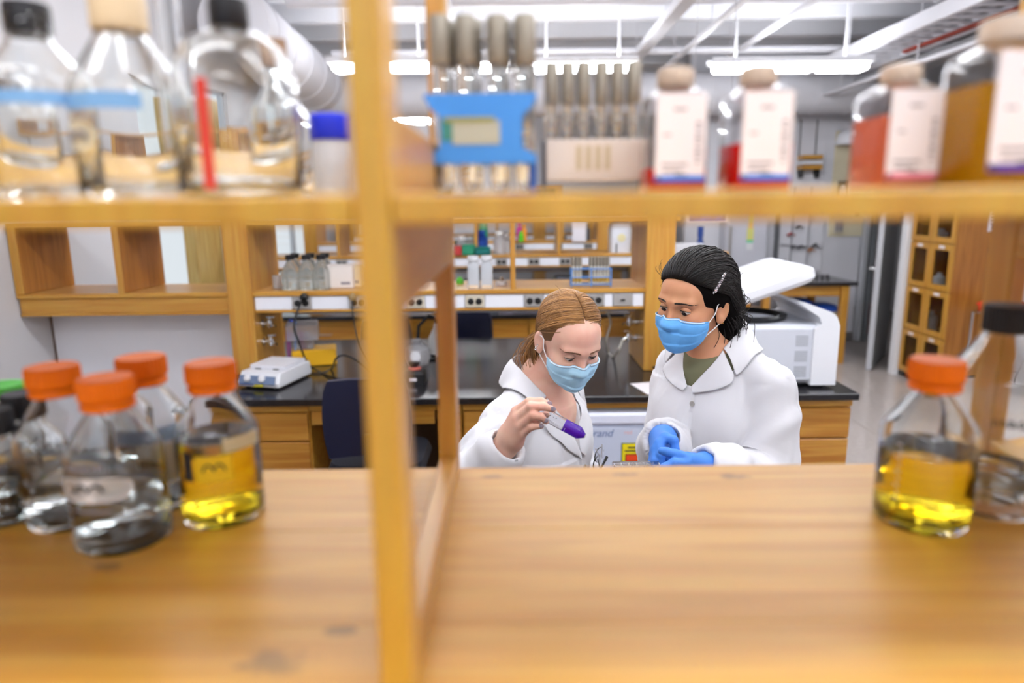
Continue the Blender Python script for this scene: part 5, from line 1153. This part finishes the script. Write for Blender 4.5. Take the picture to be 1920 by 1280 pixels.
    g.cap(tl((0, .0, -.03)), hl((0, .03, -.03)), c.get('hole', .064), .072, .012, True)
    zV, wV = c['V']
    def vee(X, Y, Z):
        dx, dy, dz = X-N[0], Y-N[1], Z-N[2]; q0 = T[0, 0]*dx+T[1, 0]*dy; q1 = T[0, 1]*dx+T[1, 1]*dy
        w_ = np.clip((dz-zV)/(-zV), 0, 1.3)*wV; return np.maximum(np.maximum(np.abs(q0)-w_, q1+.035), zV-dz)
    g.fn(vee, N-A3((.25, .25, .35)), N+A3((.25, .25, .15)), .006, True)
    Vc, Fc = g.mesh(); Vc = relax(Vc, Fc, 5, .5); Nn = vnormals(Vc, Fc)
    # cloth folds: broad drapes over the body, tighter ones along the sleeves
    q = (Vc-N)@T; sg = lambda x: (.5+.5*np.sin(x))**2
    down = np.clip((-q[:, 2]-.22)/.25, 0, 1); amp = np.clip((-q[:, 2]-.03)/.1, 0, 1)
    fold = .005*((q[:, 0] < c['placket']) & (q[:, 1] < 0) & (q[:, 2] < zV))+.016*down*sg(q[:, 0]*26+1.6*np.sin(q[:, 2]*4+c['seed']))+.010*amp*sg((q[:, 2]*.75+q[:, 0]*np.sign(q[:, 1]+.001)*.7)*19+1.5*np.sin(q[:, 0]*9))
    for sd in 'rl':
        el, wr, sh = A3(J['el_'+sd]), A3(J['wr_'+sd]), A3(J['sh_'+sd])
        for a, b, w_ in ((el, wr, 1), (sh, el, .8)):
            ab = b-a; t_ = np.clip(((Vc-a)@ab)/(ab@ab), 0, 1); dist = np.linalg.norm(Vc-a-t_[:, None]*ab, axis=1); wt = np.clip((.09-dist)/.04, 0, 1)
            az = (Vc-a-t_[:, None]*ab)/np.maximum(dist, 1e-6)[:, None]; fold = fold+w_*wt*.013*sg(t_*13+2.6*az[:, 0]+2.0*az[:, 2]+c['seed'])*np.sin(math.pi*np.clip(t_*.85+.1, 0, 1))
    rc_ = np.random.default_rng(c['seed']+40); cand = np.argwhere((q[:, 2] < -.06) & (q[:, 2] > -.5))[:, 0]
    for _ in range(64):               # single creases: a raised lip beside a shallow groove
        i_ = rc_.choice(cand); p_, n_ = Vc[i_], Nn[i_]; g_ = A3((rc_.normal(0, .45), rc_.normal(0, .45), -1.)); g_ = g_-n_*(g_@n_); g_ /= np.linalg.norm(g_); L_ = rc_.uniform(.05, .15); w_ = rc_.uniform(.006, .013)
        rel_ = Vc-p_; al = rel_@g_; sd_v = rel_@np.cross(n_, g_); m_ = (np.abs(al) < L_) & (np.abs(sd_v) < w_*3) & (np.abs(rel_@n_) < .05) & (Nn@n_ > .3)
        bend = sd_v[m_]+.25*al[m_]**2/L_*rc_.choice((-1, 1)); fold[m_] += rc_.uniform(.25, .5)*(-bend)*np.exp(-.5*(bend/w_)**2)*np.cos(al[m_]/L_*math.pi/2)**1.5
    Vc = Vc+Nn*fold[:, None]
    ct = link('lab_coat', np_mesh('lab_coat', rel(Vc), Fc, M_COAT), t); cb = bvh(Vc, Fc)
    def snap(p, off):
        l, n, i_, d_ = cb.find_nearest(Vector(p)); l, n = A3(l), A3(n); sd = (A3(p)-l)@n
        return l+n*off if sd < off else A3(p)
    def press(p, off):
        l, n, i_, d_ = cb.find_nearest(Vector(p)); return A3(l)+A3(n)*off
    def sheet_on(name, rows_, off, th_, snap=snap, m=M_COAT):
        """rows_: list of curves of equal length in torso space; the sheet is pressed against the coat"""
        ny, nx = len(rows_), len(rows_[0]); vs = []
        for j, r_ in enumerate(rows_):
            for p in r_: p = tl(p); vs.append((snap(p, off[j]) if off[j] is not None else p)-bo)
        fs = [(j*nx+i, j*nx+i+1, (j+1)*nx+i+1, (j+1)*nx+i) for j in range(ny-1) for i in range(nx-1)]
        o = MB().add(vs, fs).build(name, m, ct, ang=50); mo = o.modifiers.new('thickness', 'SOLIDIFY'); mo.thickness = th_; mo.offset = 1
        sm = o.modifiers.new('round', 'SUBSURF'); sm.levels = sm.render_levels = 1; return o
    for s in (-1, 1):
        cu = lambda L, n=5: catmull([(s*a, b, d) for a, b, d in L], n)
        inn = cu(c['collar_in']); out = cu(c['collar_out'])
        rows_ = [[i_+(o_-i_)*u+A3((0, 0, .012*math.sin(math.pi*u))) for i_, o_ in zip(inn, out)] for u in (0, .2, .45, .7, 1)]
        sheet_on('collar', rows_, [.004, .008, .009, .009, .008], .0022)
        li, lo_ = cu(c['lapel_in']), cu(c['lapel_out'])
        rows_ = [[i_+(o_-i_)*u for i_, o_ in zip(li, lo_)] for u in (0, .25, .5, .75, 1)]
        sheet_on('lapel', rows_, [.003, .006, .007, .007, .006], .0022)
    # front edge seam, snaps and pocket
    for k_ in range(3):
        p = press(tl((c['placket']+c.get('btn', .01), -.14, zV-.035-k_*.13)), .004); MB().lathe([(.0, .0), (.007, 0), (.007, .0015), (.0045, .002), (.0045, .0008), (0, .0008)], 16, R=Matrix(T.tolist()) @ Matrix.Rotation(math.pi/2, 3, 'X')).build('snap_button', M_STEEL, ct, Vector(p-bo))
    s = c['pocket']; sheet_on('pocket', [[(s*(.03+.11*u), -.15, -.30-.0-.17*v) for u in np.linspace(0, 1, 7)] for v in np.linspace(0, 1, 7)], [.006, .004, .004, .004, .004, .004, .003], .002, press)
    # ---------------- trousers, shoes
    tr = Field((bo[0]-.35, bo[1]-.35, .03), (bo[0]+.35, bo[1]+.35, hip[2]+.1), .006); tr.ell(hip+A3((0, 0, -.02)), (.155, .11, .14), T, .03)
    for s in (-1, 1):
        hp, kn, an = hip+T@A3((s*.08, 0, -.04)), A3((bo[0], bo[1], .48))+T@A3((s*.085, -.02, 0)), A3((bo[0], bo[1], .10))+T@A3((s*.085, .01, 0))
        tr.cap(hp, kn, .088, .062, .02); tr.cap(kn, an, .062, .052, .02)
        sh_ = Field(an-.25, an+.25, .005); sh_.cap(an+T@A3((0, .02, -.055)), an+T@A3((0, -.15, -.062)), .042, .036, .02); sh_.cap(an+T@A3((0, .02, -.05)), an+A3((0, 0, .02)), .045, .045, .02); sh_.fn(lambda X, Y, Z: (Z-.002)+0*X+0*Y, an-.25, an+.25, .003, True)
        v_, f_ = sh_.mesh(); link('shoe', np_mesh('shoe', rel(v_), f_, mat('shoe_dark', (40,40,46), .6)), t)
    v_, f_ = tr.mesh(); link('trousers', np_mesh('trousers', rel(relax(v_, f_, 1)), f_, mat('jeans_dark', (38,44,60), .9)), t)
    c.update(t=t, bo=bo, hl=hl, tl=tl, hbv=hbv, cb=cb, H=H, Rh=Rh, snap=snap, press=press, hand=hand, ct=ct, rel=rel)
    return c
pv = lambda *a: tuple(P(*a))
# ---------------------------------------------------------------- the red-haired person with the tube
M_HA0 = mat('auburn_base', (104,70,38), .55); M_HA = hair_mat('auburn_hair', (112,74,38), (190,140,84))
fr = lambda r, *a: np.interp(r, (0, 1), a)
def strandsA(r):
    out = []
    for i in range(1500):
        s = -1 if r.random() < .58 else 1; u = r.random(); pt = A3((s*.002, -.088+.12*u, .074+.058*math.sin(min(1, u*1.2)*1.5)))
        j = r.normal(0, 1, 6)
        m_ = A3((s*(.092-.012*u), -.030+.095*u, .040+.055*u))+j[:3]*.006; e_ = A3((s*(.050-.03*r.random()), .085+.01*r.random(), -.035-.035*r.random()))+j[3:]*.004
        out.append((pt+A3((0, j[0]*.002, 0)), m_, e_, .0006+.0006*r.random(), .016, .0008+.0045*r.random()**2))
    for i in range(220):                   # back of the head
        s = -1 if r.random() < .6 else 1; x = s*.06*r.random(); out.append(((x*.3, .03+.02*r.random(), .125), (x*1.5, .11, .06), (x*.7, .10, -.045), .0012, .012, .002+.002*r.random()))
    return out
def locksA(r):
    out = []
    for i in range(340):                   # low ponytail at the nape
        a, b = r.normal(0, .012), r.normal(0, .010); out.append(([(-.02+a, .085+b*.3, -.035), (-.022+a*1.5, .102+b, -.08), (-.028+a*2, .098+b*1.3, -.125), (-.03+a*1.9, .09+b*1.3, -.155)], .0008))
    for i in range(70):                    # loose lock behind the right ear
        a, b = r.normal(0, .007), r.normal(0, .007); out.append(([(-.072+a*.3, .040+b, -.012), (-.074+a, .044+b, -.05), (-.062+a*1.4, .045+b, -.085), (-.052+a*1.6, .036+b*1.3, -.115)], .0010))
    for i in range(7): a = r.normal(0, .012); out.append(([(-.07, .06+a, -.02), (-.098+a, .07, -.06), (-.10+a*2, .06, -.10), (-.085+a*2, .05+a, -.145)], .0005))
    for i in range(14): a = r.normal(0, .01); out.append(([(-.05+a, -.01+a*3, .108), (-.055+a*2, .01+a*3, .118), (-.06+a*2, .03+a*4, .12)], .0004))
    return out
NA = (.068, 1.775, 1.362); TA = rot(57)
cA = dict(label='person with reddish hair in a white lab coat looking at a purple tube', base=(.06, 1.79, 0), head=(21, 27, 1), eye=(1089.5, 667, 1.62), scale=.935, yaw=57, neck=NA, seed=3,
  skin=skin_mat('fair_skin', (232,190,168), (228,170,150)), gaze=(.05, -.8, -.6), iris=mat('iris_brown', (70,44,26), .2), lids=(7, -34), lash=mat('lash_brown', (52,34,28), .6), brow=mat('brow_auburn', (120,80,56), .7),
  mask=mat('mask_blue', (176,220,246), .75, bump=.12, bscale=120), mask_edge=mat('mask_edge', (206,226,242), .7), hair_base=M_HA0, hair_mat=M_HA,
  hair_shape=[('e', (0, .021, .034), (.0805, .0975, .0875), .01, False), ('e', (0, .075, -.02), (.06, .03, .05), .03, False),
     ('e', (0, -.098, -.047), (.074, .076, .104), .006, True), ('e', (.085, -.03, -.045), (.03, .05, .062), .01, True), ('e', (-.085, -.03, -.045), (.03, .05, .062), .01, True), ('e', (0, -.02, -.10), (.09, .09, .065), .01, True), ('c', ((-.02, .085, -.03), (-.028, .098, -.12)), (.022, .016), .02, False), ('c', ((-.068, .035, -.015), (-.06, .045, -.08)), (.012, .008), .01, False)],
  strands=strandsA, locks=locksA, V=(-.215, .072), placket=.0, pocket=-1,
  collar_in=[(0, .066, .030), (.045, .050, .028), (.066, .012, .012), (.070, -.030, -.020), (.066, -.065, -.048)], collar_out=[(0, .10, -.030), (.062, .085, -.034), (.105, .030, -.045), (.118, -.030, -.070), (.112, -.075, -.098)],
  lapel_in=[(.066, -.065, -.050), (.052, -.09, -.095), (.028, -.11, -.15), (.004, -.125, -.212)], lapel_out=[(.104, -.075, -.094), (.112, -.09, -.118), (.075, -.11, -.175), (.014, -.13, -.225)],
  J=dict(sh_r=tuple(A3(NA)+TA@A3((-.142, 0, -.105))), sh_l=tuple(A3(NA)+TA@A3((.142, 0, -.105))), el_r=pv(852, 935, 1.50), wr_r=pv(946, 838, 1.425), el_l=(.165, 1.95, 1.03), wr_l=(.23, 1.76, .99)),
  hand=[([(946, 838, 1.425), (954, 815, 1.418), (968, 771, 1.40)], (.023, .021, .0115), .012), ([(946, 838, 1.425), (956, 815, 1.41), (969, 784, 1.388)], (.023, .021, .0115), .012), ([(946, 838, 1.425), (960, 820, 1.405), (973, 798, 1.382)], (.023, .020, .011), .012), ([(946, 838, 1.425), (964, 828, 1.41), (979, 813, 1.386)], (.023, .018, .010), .012),
    ([(968, 771, 1.40), (992, 753, 1.386), (1014, 752, 1.384), (1030, 757, 1.388)], (.0105, .0092, .0080, .0062), .004), ([(969, 784, 1.388), (995, 762, 1.371), (1020, 762, 1.370), (1037, 768, 1.376)], (.0105, .0096, .0084, .0066), .004), ([(973, 798, 1.382), (999, 778, 1.364), (1014, 781, 1.364), (1024, 790, 1.369)], (.0100, .0092, .0080, .0064), .004), ([(979, 813, 1.386), (996, 800, 1.370), (1006, 798, 1.369), (1015, 799, 1.371)], (.0092, .0080, .0072, .0058), .004),
    ([(952, 828, 1.43), (972, 808, 1.428), (1000, 790, 1.424), (1024, 776, 1.418)], (.016, .013, .0105, .008), .008)])
cA = make_person(cA)
mn = mat('nail_grey', (150,138,150), .3)
for (q, s_) in (((1030, 756, 1.3815), .0052), ((1036.5, 766.5, 1.3692), .0056), ((1023, 788, 1.3622), .0054), ((1014, 798.5, 1.3650), .0048)):
    MB().lathe([(0, -1), (.6, -.8), (1, 0), (.6, .8), (0, 1)], 14, R=Matrix.Diagonal((s_*1.25, s_*.45, s_))).build('fingernail', mn, cA['t'], P(*q)-Vector(cA['bo']))
# earrings
for z in (-.034, -.026): MB().tube([Vector(cA['hl']((-.0845+.003*math.cos(a), .012+.004*math.sin(a), z+.004*math.cos(a))) - cA['bo']) for a in np.linspace(0, 2*math.pi, 13)], .0008, 5).build('earring', M_CHROME, cA['t'])
# the tube in her hand
pa, pb = P(1008, 769, 1.398), P(1098, 818, 1.375); ax = (pb-pa); L = ax.length; Rt = Vector((0, 0, 1)).rotation_difference(ax.normalized()).to_matrix()
t = thing('conical_tube', 'clear conical tube with purple liquid held by the red-haired person', 'tube', pa); r = .0138
MB().lathe([(0, L), (.004, L-.0005), (r, L-.016), (r, .0), (r-.0011, .0), (r-.0011, L-.0165), (.003, L-.003), (0, L-.0025)], 32, R=Rt, cap=False).build('tube', M_PLASTIC, t)
MB().lathe([(0, L-.0028), (.0034, L-.0032), (r-.0007, L-.0165), (r-.0007, L-.052), (0, L-.052)], 32, R=Rt).build('liquid', M_PURPLE, t)
MB().lathe([(r+.0015, -.012), (r+.0018, .004), (r+.0005, .0045), (0, .0045)], 36, R=Rt).build('cap', M_WHITE, t)
up = Vector((0, -1, 0)); up = (up-ax.normalized()*up.dot(ax.normalized())).normalized(); sd_ = ax.normalized().cross(up)
for i in range(12):
    c_ = ax.normalized()*(.016+i*.0048); MB().tube([c_+(up*math.cos(a)+sd_*math.sin(a))*(r+.0003) for a in np.linspace(.15, .7, 5)], .0004, 4).build('graduation', MW, t)
for i, zz in enumerate((.022, .029, .037, .043)): MB().lathe([(0, 0), (.0016, 0), (.0016, .0004), (0, .0004)], 8).build('ink_mark', M_INK, t, ax.normalized()*zz+(up*math.cos(-.5)+sd_*math.sin(-.5))*(r+.0004))
# safety glasses hooked on the coat
tl = cA['tl']; q = Vector(cA['press'](tl((.035, -.15, -.205)), .014)); t = thing('safety_glasses', 'clear safety glasses hooked on the coat of the red-haired person', 'glasses', q)
T3 = Matrix(rot(57).tolist())
def gl(p): return T3 @ Vector(p)
MB().loft([[gl((.028*math.cos(a)*k_+.02, -.012+y, -.022+.02*math.sin(a)*k_)) for a in np.linspace(0, 2*math.pi, 20, endpoint=False)] for y, k_ in ((0, 1), (-.002, 1), (-.003, .95))]).build('lens', M_PLASTIC, t); MB().loft([[gl((.026*math.cos(a)*k_+.026, -.004+y, -.05+.022*math.sin(a)*k_)) for a in np.linspace(0, 2*math.pi, 20, endpoint=False)] for y, k_ in ((0, 1), (-.002, 1), (-.003, .95))]).build('lens', M_PLASTIC, t)
for pts in ([(-.005, -.014, .004), (.02, -.016, -.03), (.012, -.014, -.07)], [(.035, -.014, .002), (.028, -.016, -.04), (.03, -.012, -.075)]): MB().tube([gl(p_) for p_ in pts], .0018, 6).build('temple', M_FROST, t)
MB().tube([gl((.022, -.016, -.066)), gl((.055, -.02, -.038))], [.002, .0042], 8).build('temple_tip', M_BLACK, t); MB().tube([gl((.006, -.016, -.03)), gl((.022, -.017, -.066))], .0012, 6).build('bridge_wire', M_BLACK, t)

# ---------------------------------------------------------------- the dark-haired person
M_HB0 = mat('black_hair_base', (11,8,8), .85, spec=.08); M_HB = hair_mat('black_hair', (9,7,7), (30,22,20), .55)
def strandsB(r):
    out = []
    for i in range(1300):
        a = r.uniform(-1.45, 1.45); s_ = A3((.072*math.sin(a), -.092*math.cos(a)+.01, .088-.05*abs(a/1.45)**1.6)); j = r.normal(0, 1, 6)
        m_ = A3((.1*math.sin(a)*1.0, .02, .125-.055*abs(a/1.45)))+j[:3]*.012; e_ = A3((.05*math.sin(a), .115, -.03-.05*r.random()))+j[3:]*.008
        out.append((s_, m_, e_, .0007+.0008*r.random(), .04, .001+.007*r.random()**2))
    return out
def locksB(r):
    out = []
    for i in range(420):                   # loose waves gathered low behind the ear
        a, b, d_ = r.normal(0, .019), r.normal(0, .018), r.normal(0, .014); w_ = r.uniform(-.012, .012); out.append(([(.055+a*.4, .05+b*.5, -.02), (.060+a+w_, .082+b, -.06+d_), (.046+a-w_, .09+b*1.2, -.10+d_), (.04+a*1.3+w_, .085+b*1.4, -.155+d_)], .0008))
    for i in range(320):
        a, b, d_ = r.normal(0, .022), r.normal(0, .014), r.normal(0, .02); w_ = r.uniform(-.015, .015); out.append(([(a, .11+b, -.005+d_), (a+w_, .165+b, -.035+d_), (a*1.1-w_, .165+b, -.07+d_), (a+w_, .11+b, -.11+d_)], .0008))
    for i in range(70):                    # flyaway frizz
        a = r.uniform(-1.6, 1.6); d_ = A3((math.sin(a)*.08, -.085*math.cos(a)*.9+.02, .085-.03*abs(a))); q = r.normal(0, .007, 3); n_ = d_/np.linalg.norm(d_); out.append(([d_*1.02, d_*1.06+q*1.4, d_*1.07+q*2.6+A3((0, .01, .004)), d_*1.05+q*3+A3((0, .022, .004))], .00035))
    return out
NB = (.528, 1.738, 1.462); TB = rot(-45)
cB = dict(label='dark-haired person in a white lab coat and blue gloves watching the tube', base=(.54, 1.78, 0), head=(-50, 9, 5), eye=(1265, 578, 1.63), scale=.945, yaw=-45, neck=NB, seed=8,
  skin=skin_mat('tan_skin', (206,150,112), (200,138,104)), gaze=(.1, -.85, -.5), iris=mat('iris_dark', (40,24,16), .2), lids=(10, -32), lash=mat('lash_black', (20,16,16), .6), brow=mat('brow_black', (30,22,20), .7),
  mask=mat('mask_blue_deep', (104,176,242), .75, bump=.12, bscale=120), mask_edge=mat('mask_edge', (206,226,242), .7), hair_base=M_HB0, hair_mat=M_HB,
  hair_shape=[('e', (0, .030, .041), (.090, .112, .096), .01, False), ('e', (0, .085, -.01), (.065, .04, .06), .03, False), ('e', (.012, .132, -.045), (.055, .046, .055), .02, False),
     ('e', (0, -.106, -.042), (.079, .080, .111), .008, True), ('e', (.09, -.03, -.045), (.034, .05, .060), .01, True), ('e', (-.09, -.03, -.045), (.034, .05, .060), .01, True), ('e', (0, -.03, -.10), (.09, .09, .065), .01, True), ('c', ((.05, .066, -.02), (.042, .085, -.15)), (.042, .034), .03, False), ('c', ((-.04, .065, -.02), (-.03, .07, -.10)), (.03, .02), .03, False)],
  strands=strandsB, locks=locksB, hole=.057, V=(-.120, .050), placket=.012, btn=0, pocket=1,
  collar_in=[(0, .066, .040), (.044, .050, .038), (.062, .012, .024), (.060, -.025, .0), (.052, -.055, -.024)], collar_out=[(0, .102, -.022), (.066, .088, -.028), (.108, .030, -.040), (.116, -.025, -.062), (.100, -.075, -.085)],
  lapel_in=[(.052, -.055, -.026), (.042, -.08, -.055), (.026, -.105, -.085), (.005, -.12, -.118)], lapel_out=[(.094, -.075, -.080), (.098, -.09, -.098), (.064, -.11, -.118), (.014, -.125, -.132)],
  J=dict(sh_l=tuple(A3(NB)+TB@A3((.152, 0, -.114))), sh_r=tuple(A3(NB)+TB@A3((-.105, .0, -.112))), el_l=pv(1440, 908, 1.56), wr_l=pv(1322, 874, 1.45), el_r=pv(1256, 856, 1.76), wr_r=pv(1243, 824, 1.545)))
cB = make_person(cB)
bo = cB['bo']
mgl = mat('nitrile_blue', (70,134,226), .5, bump=.1, bscale=60)
def glove(chains, lo, hi):
    fg = Field(lo, hi, .0018); cB['hand'](fg, chains); v_, f_ = fg.mesh(); v_ = relax(v_, f_, 1, .4); return link('glove', np_mesh('glove', v_-bo, f_, mgl), cB['t'])
w_ = A3(P(1243, 824, 1.545)); q = (1243, 822, 1.545)
glove([([(1240, 818, 1.60), (1243, 822, 1.545)], (.030, .030), .01), ([q, (1247, 820, 1.50)], (.026, .0125), .014), ([q, (1238, 831, 1.492)], (.026, .0125), .014), ([q, (1230, 842, 1.488)], (.026, .012), .014), ([q, (1226, 852, 1.494)], (.024, .011), .014),
  ([(1247, 820, 1.50), (1263, 825, 1.482), (1266, 842, 1.475), (1258, 857, 1.47)], (.0115, .0105, .0095, .008), .004), ([(1238, 831, 1.492), (1239, 853, 1.466), (1238, 872, 1.462), (1236, 884, 1.465)], (.0118, .0108, .0098, .008), .004), ([(1230, 842, 1.488), (1229, 864, 1.466), (1228, 880, 1.464), (1227, 892, 1.47)], (.0114, .0104, .0094, .0078), .004), ([(1226, 852, 1.494), (1221, 870, 1.475), (1220, 884, 1.474)], (.0104, .0092, .0075), .004), ([q, (1252, 838, 1.525), (1254, 858, 1.50), (1250, 870, 1.485)], (.020, .0135, .0115, .009), .008)], w_-.16, w_+.13)
q = (1322, 874, 1.45); w_ = A3(P(*q))
glove([([(1345, 880, 1.475), q], (.030, .029), .01), ([q, (1290, 858, 1.405)], (.026, .0125), .014), ([q, (1286, 868, 1.395)], (.026, .0125), .014), ([q, (1287, 881, 1.395)], (.026, .012), .014), ([q, (1292, 893, 1.40)], (.024, .011), .014),
  ([(1290, 858, 1.405), (1266, 851, 1.398), (1250, 847, 1.402), (1240, 845, 1.408)], (.0118, .0106, .0096, .008), .004), ([(1286, 868, 1.395), (1264, 868, 1.382), (1247, 876, 1.382), (1237, 883, 1.388)], (.0120, .0110, .0100, .008), .004), ([(1287, 881, 1.395), (1266, 885, 1.380), (1250, 893, 1.384)], (.0115, .0105, .0088), .004), ([(1292, 893, 1.40), (1272, 899, 1.388), (1258, 906, 1.39)], (.0105, .0095, .0078), .004), ([q, (1300, 888, 1.435), (1272, 884, 1.425), (1256, 880, 1.42)], (.020, .014, .0115, .009), .008)], w_-.16, w_+.13)
# olive shirt in the neck of the coat
fs_ = Field(A3(NB)-.3, A3(NB)+.2, .004); tlB = cB['tl']
e_ = .0045
fs_.cap(tlB((0, -.012, -.02)), tlB((0, -.03, -.10)), .050+e_, .075+e_, .04); fs_.ell(tlB((0, -.012, -.19)), (.135+e_, .088+e_, .17+e_), TB, .03)
for s in (-1, 1): fs_.cap(tlB((s*.03, 0, -.06)), tlB((s*.09, 0, -.09)), .045+e_, .043, .03); fs_.ell(tlB((s*.062, -.062, -.20)), (.05+e_, .042+e_, .05+e_), TB, .03)
def neckline(X, Y, Z):
    dx, dy, dz = X-NB[0], Y-NB[1], Z-NB[2]; q1 = TB[0, 1]*dx+TB[1, 1]*dy; return (-.012+.45*q1)-dz
fs_.fn(neckline, A3(NB)-.3, A3(NB)+.2, .004, True)
v_, f_ = fs_.mesh(); link('shirt', np_mesh('shirt', relax(v_, f_, 1)-bo, f_, mat('olive_shirt', (112,112,86), .9)), cB['t'])
# hair clip
pts = []
for px, py in ((1357, 513), (1351, 525), (1345, 537), (1339, 548)):
    d_ = ray(px, py).normalized(); hit = cB['hbv'].ray_cast(Vector((0, 0, CAMZ)), d_); pts.append((hit[0] if hit[0] is not None else P(px, py, 1.62))-d_*.004)
t = thing('hair_clip', 'sparkling silver hair clip in the dark hair', 'hair clip', pts[0])
MB().tube([p_-pts[0] for p_ in pts], .0056, 6).build('bar', M_CHROME, t)
for i in range(22):
    u = i/21*3; k_ = min(2, int(u)); p_ = pts[k_].lerp(pts[k_+1], u-k_)-pts[0]; s_ = (-1 if i % 2 else 1)*.0024
    MB().lathe([(0, -.003), (.0034, 0), (0, .003)], 6).build('crystal', mat('crystal%d' % (i % 3), [(240,236,240), (150,140,146), (206,190,196)][i % 3], .1, metal=.7), t, p_+Vector((s_, -.0042, s_*.4)))
for q_ in ((.0845, .010, -.043), (.0905, .026, .004)): MB().lathe([(0, -.0018), (.0018, 0), (0, .0018)], 8).build('earring', mat('gold', (220,180,90), .2, metal=1), cB['t'], Vector(cB['hl'](q_)-bo))
# clear well plate held by the gloves
q = P(1198, 873, 1.42); t = thing('well_plate', 'clear plastic well plate in the blue gloved hands', 'plate', q)
MB().box((-.055, -.035, -.010), (.05, .03, .0), .002).build('tray', M_PLASTIC, t)
for ix in range(6):
    for iy in range(3): MB().lathe([(.007, 0), (.007, .006), (.0058, .006), (.0058, .001), (0, .001)], 14, cap=False).build('well', M_PLASTIC, t, (-.045+ix*.017, -.02+iy*.018, -.0065))
